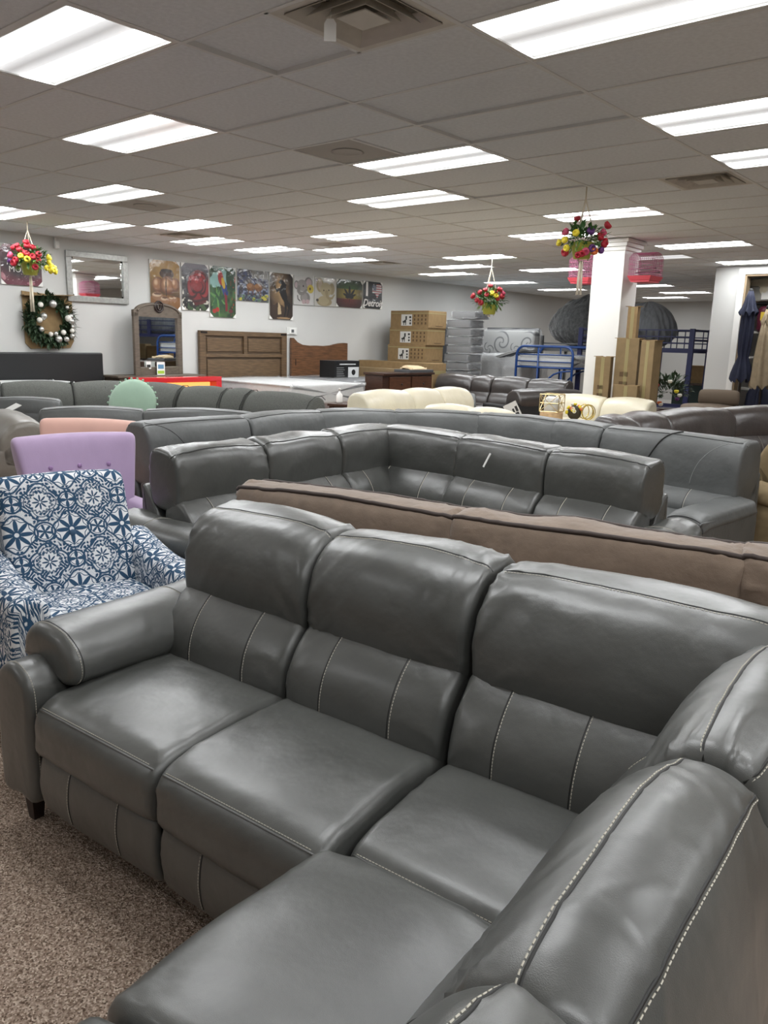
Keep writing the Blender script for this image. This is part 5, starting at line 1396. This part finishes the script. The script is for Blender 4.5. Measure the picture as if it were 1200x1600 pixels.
# grey frame with dark fur beanbag
t = thing('bunk_bed', 'grey metal loft bed frame under the dark fur beanbag', 'bed', (-5.36, 15.85, 0))
for x in (-.95, .95):
    for y in (-.6, .6): box_obj('post', x - .03, x + .03, y - .03, y + .03, 0, 1.85 if y < 0 else 1.6, M_GMET, t)
for y in (-.6, .6): box_obj('rail', -.92, .92, y - .02, y + .02, 1.5, 1.55, M_GMET, t); 
box_obj('guard_rail', -.92, .92, -.615, -.585, 1.66, 1.69, M_GMET, t)
for x in (-.95, .95): box_obj('end_rail', x - .02, x + .02, -.57, .57, 1.5, 1.55, M_GMET, t)
box_obj('platform', -.93, .93, -.58, .58, 1.55, 1.57, M_GMET, t)
def beanbag(label, loc, rx, ry, rz_, m, seed, flat=.55, ribs=0, fuzz=0):
    V = []; F = []; n, mr = 110, 54
    for i in range(mr + 1):
        th = math.pi * i / mr
        for k_ in range(n):
            ph = 2 * math.pi * k_ / n
            V.append((math.sin(th) * math.cos(ph), math.sin(th) * math.sin(ph), math.cos(th)))
    V = np.array(V); nn = vnoise(V[:, 0] * 3 + 5, V[:, 1] * 3 + V[:, 2] * 2, seed) * .05 + vnoise(np.arctan2(V[:, 1], V[:, 0]) * 9, V[:, 2] * 2.5, seed + 2) * .03
    nn = nn + ribs * np.abs(np.sin(np.arctan2(V[:, 1], V[:, 0]) * 13 + V[:, 2] * 2)) * (1 - V[:, 2] ** 2) + fuzz * vnoise(np.arctan2(V[:, 1], V[:, 0]) * 14, V[:, 2] * 16, seed + 5)
    V = V * (1 + nn[:, None]); z = V[:, 2]; V[:, 2] = np.where(z < 0, z * flat, z)
    V = V * np.array([rx, ry, rz_]); V[:, 2] -= V[:, 2].min()
    for i in range(mr):
        for k_ in range(n): F.append((i * n + k_, (i + 1) * n + k_, (i + 1) * n + (k_ + 1) % n, i * n + (k_ + 1) % n))
    o = link_mesh('beanbag', V, F, m, None, True); o.location = loc
    return tag(o, label, 'beanbag')
M_FUR = mat('dark grey fur', '4a4b4b', .9, spec=.1, var=.35, vscale=14, bump=1.0, bscale=70, bump2=1.0, b2scale=18, sheen=.5)
M_VELV = mat('grey ribbed plush', '7d8186', .9, spec=.1, var=.2, vscale=8, bump=.8, bscale=60, sheen=.5, stretch=(3, 3, .5))
beanbag('huge dark grey fur beanbag on the grey loft bed', (-5.45, 15.85, 1.572), .95, .6, .78, M_FUR, 3, .55, 0, .022)
beanbag('grey ribbed plush beanbag on the navy bunk bed', (-3.52, 14.62, 1.592), .62, .42, .62, M_VELV, 8, .55, .05, 0)
# navy bunk bed
t = thing('bunk_bed', 'navy blue metal bunk bed behind the column', 'bed', (-3.5, 14.55, 0))
xa, xb = -1.19, 1.19
for x in (xa, -.0, xb):
    for y in (-.5, .5): box_obj('post', x - .05, x + .05, y - .03, y + .03, 0 if x else 1.56, 2.02, M_NAVY, t, .005)
for y in (-.5, .5):
    box_obj('side_rail', xa + .05, xb - .05, y - .02, y + .02, 1.55, 1.64, M_NAVY, t)
    for z in (1.74, 1.86, 1.99): box_obj('guard_rail', xa + .05, xb - .05, y - .012, y + .012, z - .012, z + .012, M_NAVY, t)
    for x in np.linspace(.25, 1.05, 4): box_obj('guard_bar', x - .008, x + .008, y - .008, y + .008, 1.64, 1.98, M_NAVY, t)
    box_obj('lower_rail', xa + .05, xb - .05, y - .02, y + .02, .4, .48, M_NAVY, t)
for x in (xa, xb):
    for z in (1.6, 1.8, 1.99, .44): box_obj('end_rail', x - .02, x + .02, -.47, .47, z - .02, z + .02, M_NAVY, t)
box_obj('platform', xa + .05, xb - .05, -.48, .48, 1.57, 1.59, M_NAVY, t)
MB().tube([(.62, -.53, 1.55), (.6, -.53, 0)], .02, 6).build('ladder_rail', M_NAVY, t, True)
# far cartons on a dark table, white wrapped stack
t = thing('table', 'dark table stacked with open cartons beyond the navy bunk bed', 'table', (-2.6, 16.2, 0))
box_obj('top', -.7, .75, -.4, .4, .86, .9, M_DWOOD, t); box_obj('front_panel', -.68, .73, -.36, .36, .1, .86, mat('dark green cloth', '2b3a38', .8), t); box_obj('plinth', -.6, .6, -.3, .3, 0, .1, M_BLACKSIDE, t)
carton('open long carton lying on the far dark table', -3.1, -2.35, 16.0, 16.4, .902, 1.28, .05, None, False)
carton('tilted carton at the right end of the far dark table', -2.3, -1.95, 15.95, 16.4, .902, 1.33, -.1, M_CARD2, False)
t = thing('wrapped_rolls', 'tall stack of white wrapped rolls by the far back wall', 'rolls', (-3.05, 18.2, 0))
for i in range(7):
    soft('roll', rp(-.2, .2, .02 + i * .34, .33 + i * .34, .02), .5, M_WRAPW if False else mat('white polythene', 'd5d6d6', .35, bump2=.6, b2scale=10), t, TR(.05 * math.sin(i * 2.1), 0, 0), 4, 8, .08, .02, .02, i)
# upright cartons by the column
def tall_carton(label, x, y, w, d, h_, rz, lean=0, m=None, kind='plain'):
    t = carton(label, x - w / 2, x + w / 2, y - d / 2, y + d / 2, 0, h_, rz, m or M_CARD2, False, kind)
    t.rotation_euler = (lean, 0, rz)
    box_obj('tape', -.022, .022, -d / 2 - .0015, -d / 2, h_ * .08, h_ - .01, M_TAPE, t)
    for sx in (-1, 1):
        box_obj('top_flap', sx * w / 4 - w / 4 + .004, sx * w / 4 + w / 4 - .004, -d / 2 + .01, d / 2 - .01, h_ + .001, h_ + .008, M_CARD, t, 0, Matrix.Rotation(sx * .02, 4, 'Y'))
    return t
tall_carton('narrow upright carton with printed side, leftmost by the column', -1.20, 7.985, .20, .15, 1.50, .2, 0, None, 'text')
tall_carton('wide tall upright carton in the middle by the column', -.93, 8.11, .29, .18, 1.74, .15, 0, None, 'text')
tall_carton('tall upright carton rightmost beside the column', -.63, 8.10, .20, .16, 1.72, -.25, 0)
tall_carton('tallest thin carton leaning on the column behind the other cartons', -1.02, 8.36, .13, .11, 2.15, .1, 0, M_CARD)
tall_carton('small carton standing in front of the tall upright cartons', -.84, 7.94, .30, .09, 1.15, .12)
# red toy on top of carton
# plant with flowers
t = thing('potted_plant', 'bushy dark green artificial plant with red and white blooms beside the cartons', 'plant', (-.80, 9.25, 0))
MB().lathe([(.1, 0), (.13, .02), (.17, .75), (.19, .8), (.15, .8), (.01, .78)], 16).build('pot', M_DWOOD, t, True)
lm = MB()
for i in range(260):
    d = rnd_dir(-.3, .9); q = random.uniform(.1, .26); leaf_mesh(lm, (d.x * q, d.y * q, 1.03 + d.z * q), d + rnd_dir() * .5, random.uniform(.08, .14), .04)
lm.build('foliage', M_LEAFD, t)['kind'] = 'stuff'
for c, x, z in (('red', -.08, 1.12), ('pink', -.09, 1.1), ('white', .1, 1.18), ('purple', .22, .95), ('white', .25, 1.0), ('orange', -.02, .88), ('white', .0, .86), ('yellow', .2, 1.05)):
    if c in FSRC: o = share('flower', FSRC[c], t)
    else: FSRC[c] = bud(MB(), 1.0).build('flower', FCOL[c], t, True); o = FSRC[c]
    o.scale = (.035,) * 3; o.location = (x, -.24, z)
# wire basket and gold ornament on a small table
t = thing('side_table', 'small round side table carrying the wire basket', 'table', (-.98, 6.62, 0))
MB().lathe([(.30, .73), (.31, .74), (.31, .765), (.30, .77), (.01, .77)], 28).build('top', M_CREAM, t)
MB().lathe([(.18, 0), (.18, .02), (.03, .05), (.03, .72), (.1, .73)], 16).build('pedestal', M_DWOOD, t, True)
t = thing('wire_basket', 'gold wire basket with white tissue on a wooden slice', 'decor', (-1.13, 6.55, .771), .2)
MB().lathe([(.13, 0), (.135, .01), (.135, .075), (.13, .085), (.01, .085)], 20).build('wood_slice', mat('pale wood slice', 'c2a27a', .6, var=.2, vscale=20), t, True)
M_GOLD = mat('pale gold wire', 'cdb98a', .3, .8)
q = .115; z0, z1 = .09, .29
for z in (z0, (z0 + z1) / 2, z1): MB().tube([(q, q, z), (-q, q, z), (-q, -q, z), (q, -q, z)], .005, 5, True).build('wire_loop', M_GOLD, t)
for i in range(4):
    a, b = ((1, 1), (-1, 1), (-1, -1), (1, -1))[i]; c, d = ((1, 1), (-1, 1), (-1, -1), (1, -1))[(i + 1) % 4]
    MB().tube([(a * q, b * q, z0), (a * q, b * q, z1)], .005, 5).build('wire', M_GOLD, t)
    MB().tube([(a * q, b * q, z0), (c * q, d * q, z1)], .004, 5).build('wire', M_GOLD, t); MB().tube([(a * q, b * q, z1), (c * q, d * q, z0)], .004, 5).build('wire', M_GOLD, t)
soft('tissue', rp(-.08, .08, .09, .25, .01), .16, M_PAPER, t, None, 4, 10, .05, .01, .02, 3)
t = thing('gold_ornament', 'gold and white flower ornament beside the wire basket', 'decor', (-.83, 6.66, .771))
M_GOLDB = mat('bright gold', 'd8bd62', .25, .8)
for i in range(4):
    a = i * .5
    MB().tube([(.11 + .075 * math.cos(p), .02 * math.sin(a * 3) * math.cos(p), .10 + .085 * math.sin(p)) for p in np.linspace(0, 6.283, 18)[:-1]], .006, 5, True).build('gold_ring', M_GOLDB, t).rotation_euler = (0, 0, a)
for i in range(22):
    d = rnd_dir(-.2, 1); c = ('white', 'yellow', 'orange')[i % 3]
    if c in FSRC: o = share('bloom', FSRC[c], t)
    else: FSRC[c] = bud(MB(), 1.0).build('bloom', FCOL[c], t, True); o = FSRC[c]
    o.scale = (.024,) * 3; o.location = (-.06 + d.x * .09, d.y * .07, .09 + d.z * .09); o.rotation_euler = d.to_track_quat('Z', 'Y').to_euler()
MB().ball((-.06, 0, .085), .085, 12, 8, (1, .8, 1)).build('core', mat('dark moss', '3c3526', .8), t, True)
# price sign on the brown loveseat
t = thing('price_sign', 'white price sign with black print leaning on the brown loveseat', 'sign', (-3.20, 9.2, .43), math.radians(35))
MS = Matrix.Rotation(math.radians(-28), 4, 'Y')
MB().tube([(0, .008, -.43), (0, .008, .06)], .006, 6).build('stake', M_METALW, t)
box_obj('card', -.11, .11, -.004, .004, 0, .30, M_PAPER, t, 0, MS)
for (x0, x1, z0, z1) in ((-.02, .08, .04, .12), (.0, .03, .13, .2), (.05, .09, .13, .22), (-.08, -.04, .05, .09)): box_obj('print_mark', x0, x1, -.006, -.004, z0, z1, M_SEAM, t, 0, MS)

# ---- birdcages on both sides of the column
M_CAGE = mat('pink enamelled wire', 'b8688e', .4); M_TRAY = mat('coral pink plastic', 'd8505e', .4)
def birdcage(label, x, sgn):
    t = thing('birdcage', label, 'birdcage', (x, 8.44, 2.46), 0, 'pink birdcages on the column')
    a, b, h_ = .15, .19, .37
    MB().prism([(-a * .85, -b * .85), (a * .85, -b * .85), (a * .85, b * .85), (-a * .85, b * .85)], .02).build('tray_foot', M_TRAY, t)
    tb = MB(); P0 = [(-a, -b), (a, -b), (a, b), (-a, b)]
    tb.add([(x_ * .9, y_ * .9, .02) for x_, y_ in P0] + [(x_ * 1.06, y_ * 1.06, .075) for x_, y_ in P0], [(3, 2, 1, 0), (4, 5, 6, 7)] + [(i, (i + 1) % 4, (i + 1) % 4 + 4, i + 4) for i in range(4)])
    tb.build('tray', M_TRAY, t)
    wm = MB()
    def roof(y): return h_ - .07 * (abs(y) / b) ** 2.5
    ny, nx = 15, 12
    for i in range(ny + 1):
        y = -b + 2 * b * i / ny
        for x_ in (-a, a): wm.tube([(x_, y, .07), (x_, y, roof(y))], .0021, 4)
        wm.tube([(-a, y, roof(y)), (a, y, roof(y))], .0021, 4)
    for i in range(nx + 1):
        x_ = -a + 2 * a * i / nx
        for y in (-b, b): wm.tube([(x_, y, .07), (x_, y, roof(y))], .0021, 4)
        wm.tube([(x_, y, roof(y)) for y in np.linspace(-b, b, 9)], .0021, 4)
    for z in (.10, .16, .22, .28): wm.tube([(-a, -b, z), (a, -b, z), (a, b, z), (-a, b, z)], .0026, 4, True)
    wm.build('wire_cage', M_CAGE, t)
    for y, z in ((-.07, .17), (.06, .13)): MB().tube([(-a - .02, y, z), (a + .02, y, z)], .006, 6).build('perch', M_SEAM, t, True)
    MB().tube([(0, 0, h_), (0, 0, h_ + .012), (-sgn * .196, 0, h_ + .005)], .004, 5).build('hook', M_METALW, t)
birdcage('pink wire birdcage hanging on the right side of the column', -.95, 1)
birdcage('pink wire birdcage half hidden behind the left side of the column', -1.81, -1)

# ---- storage opening: shelf, bins, umbrellas
t = thing('shelf_unit', 'dark metal storage shelf inside the opening behind the umbrellas', 'shelf', (-.45, 13.28, 0))
for x in (-.78, .78):
    for y in (-.24, .24): box_obj('post', x - .02, x + .02, y - .02, y + .02, 0, 2.9, M_BLACKSIDE, t)
M_SHELFW = mat('white shelf board', 'c4c2bb', .6)
for z, mm2 in ((.3, M_SHELFW), (.95, M_SHELFW), (1.5, M_SHELFW), (1.93, M_SHELFW), (2.43, M_BLACKSIDE)): box_obj('shelf_board', -.8, .8, -.25, .25, z, z + .035, mm2, t)
t = thing('storage_bin', 'clear plastic storage bin of white cloth on the top shelf', 'bin', (-.82, 13.15, 2.466))
box_obj('bin', -.3, .3, -.2, .2, 0, .26, mat('cloudy plastic', '9a9a98', .2, alpha=.55), t, .03)
soft('white_cloth', rp(-.16, .16, .02, .36, .02), .5, mat('cream cloth', 'cfc6b0', .9), t, None, 4, 10, .1, .02, .03, 2)
box_obj('paper_label', .02, .24, -.208, -.202, .03, .24, M_PAPER, t)
t = thing('packed_bag', 'maroon packed bag with yellow tag on the second shelf', 'bag', (-.70, 13.12, 1.966))
soft('bag', rp(-.15, .15, .0, .40, .02), .30, mat('maroon vinyl', '5c2233', .3), t, None, 4, 10, .08, .02, .015, 3)
box_obj('tag', -.07, .0, -.19, -.182, .18, .32, mat('yellow tag', 'd8b93a', .5), t)
t = thing('glass_vase', 'pale green glass vase on the lower shelf', 'vase', (-.70, 13.08, 1.536))
MB().lathe([(.06, 0), (.09, .03), (.1, .2), (.07, .28), (.05, .33), (.06, .36)], 16).build('body', mat('pale green glass', '9fae8e', .1, alpha=.7), t, True)
def umbrella(label, x, y, ztop, zc, prof, m, lean=0.0, pleats=8):
    """closed parasol: prof = (radius, z) from bottom to top"""
    t = thing('patio_umbrella', label, 'umbrella', (x, y, 0), 0)
    t.rotation_euler = (0, lean, 0)
    MB().tube([(0, 0, .06), (0, 0, ztop - .02)], .02, 8).build('pole', mat('dark pole', '2d2a28', .4, .5), t, True)
    MB().lathe([(.15, 0), (.15, .03), (.05, .06), (.03, .12)], 16).build('stand', M_BLACKSIDE, t, True)
    for nm, pf in zip(('canopy', 'canopy_top'), prof):
        n = pleats * 6; V = []; F = []
        for (r_, z) in pf:
            for k_ in range(n):
                a = 2 * math.pi * k_ / n; rr = r_ * (1 + .2 * math.cos(pleats * a + .6 * math.sin(z * 5)) * min(1, r_ / .07)); V.append((rr * math.cos(a), rr * math.sin(a), z + (.04 * math.cos(pleats * a) if z == pf[0][1] else 0)))
        for i in range(len(pf) - 1):
            for k_ in range(n): F.append((i * n + k_, i * n + (k_ + 1) % n, (i + 1) * n + (k_ + 1) % n, (i + 1) * n + k_))
        F.append(tuple((len(pf) - 1) * n + k_ for k_ in range(n)))
        link_mesh(nm, V, F, m, t, True)
    MB().lathe([(.035, ztop - .06), (.035, ztop - .02), (.015, ztop + .0)], 10).build('finial', M_BLACKSIDE, t, True)
    return t
M_NAVYC = mat('navy canvas', '151b33', .75, var=.15, vscale=12, bump=.2, bscale=80); M_TANC = mat('tan canvas', '8f8068', .8, var=.12, vscale=12, bump=.2, bscale=80)
umbrella('closed navy patio umbrella leaning at the opening jamb', -.72, 12.1, 2.62, 0, ([(.16, 1.14), (.15, 1.25), (.12, 1.38), (.075, 1.52), (.09, 1.62), (.10, 1.9), (.09, 2.2), (.06, 2.4)], [(.135, 2.22), (.1, 2.32), (.06, 2.48), (.035, 2.58)]), M_NAVYC)
umbrella('closed tan patio umbrella right of the navy one', -.37, 12.16, 2.36, 0, ([(.17, 1.05), (.165, 1.2), (.14, 1.5), (.10, 1.85), (.06, 2.15)], [(.085, 2.08), (.06, 2.18), (.03, 2.3)]), M_TANC, -.03)
umbrella('short navy folded umbrella low behind the tan one', -.55, 12.75, 1.4, 0, ([(.2, .35), (.22, .6), (.2, .9), (.12, 1.1)], [(.14, 1.05), (.08, 1.2), (.03, 1.34)]), M_NAVYC)
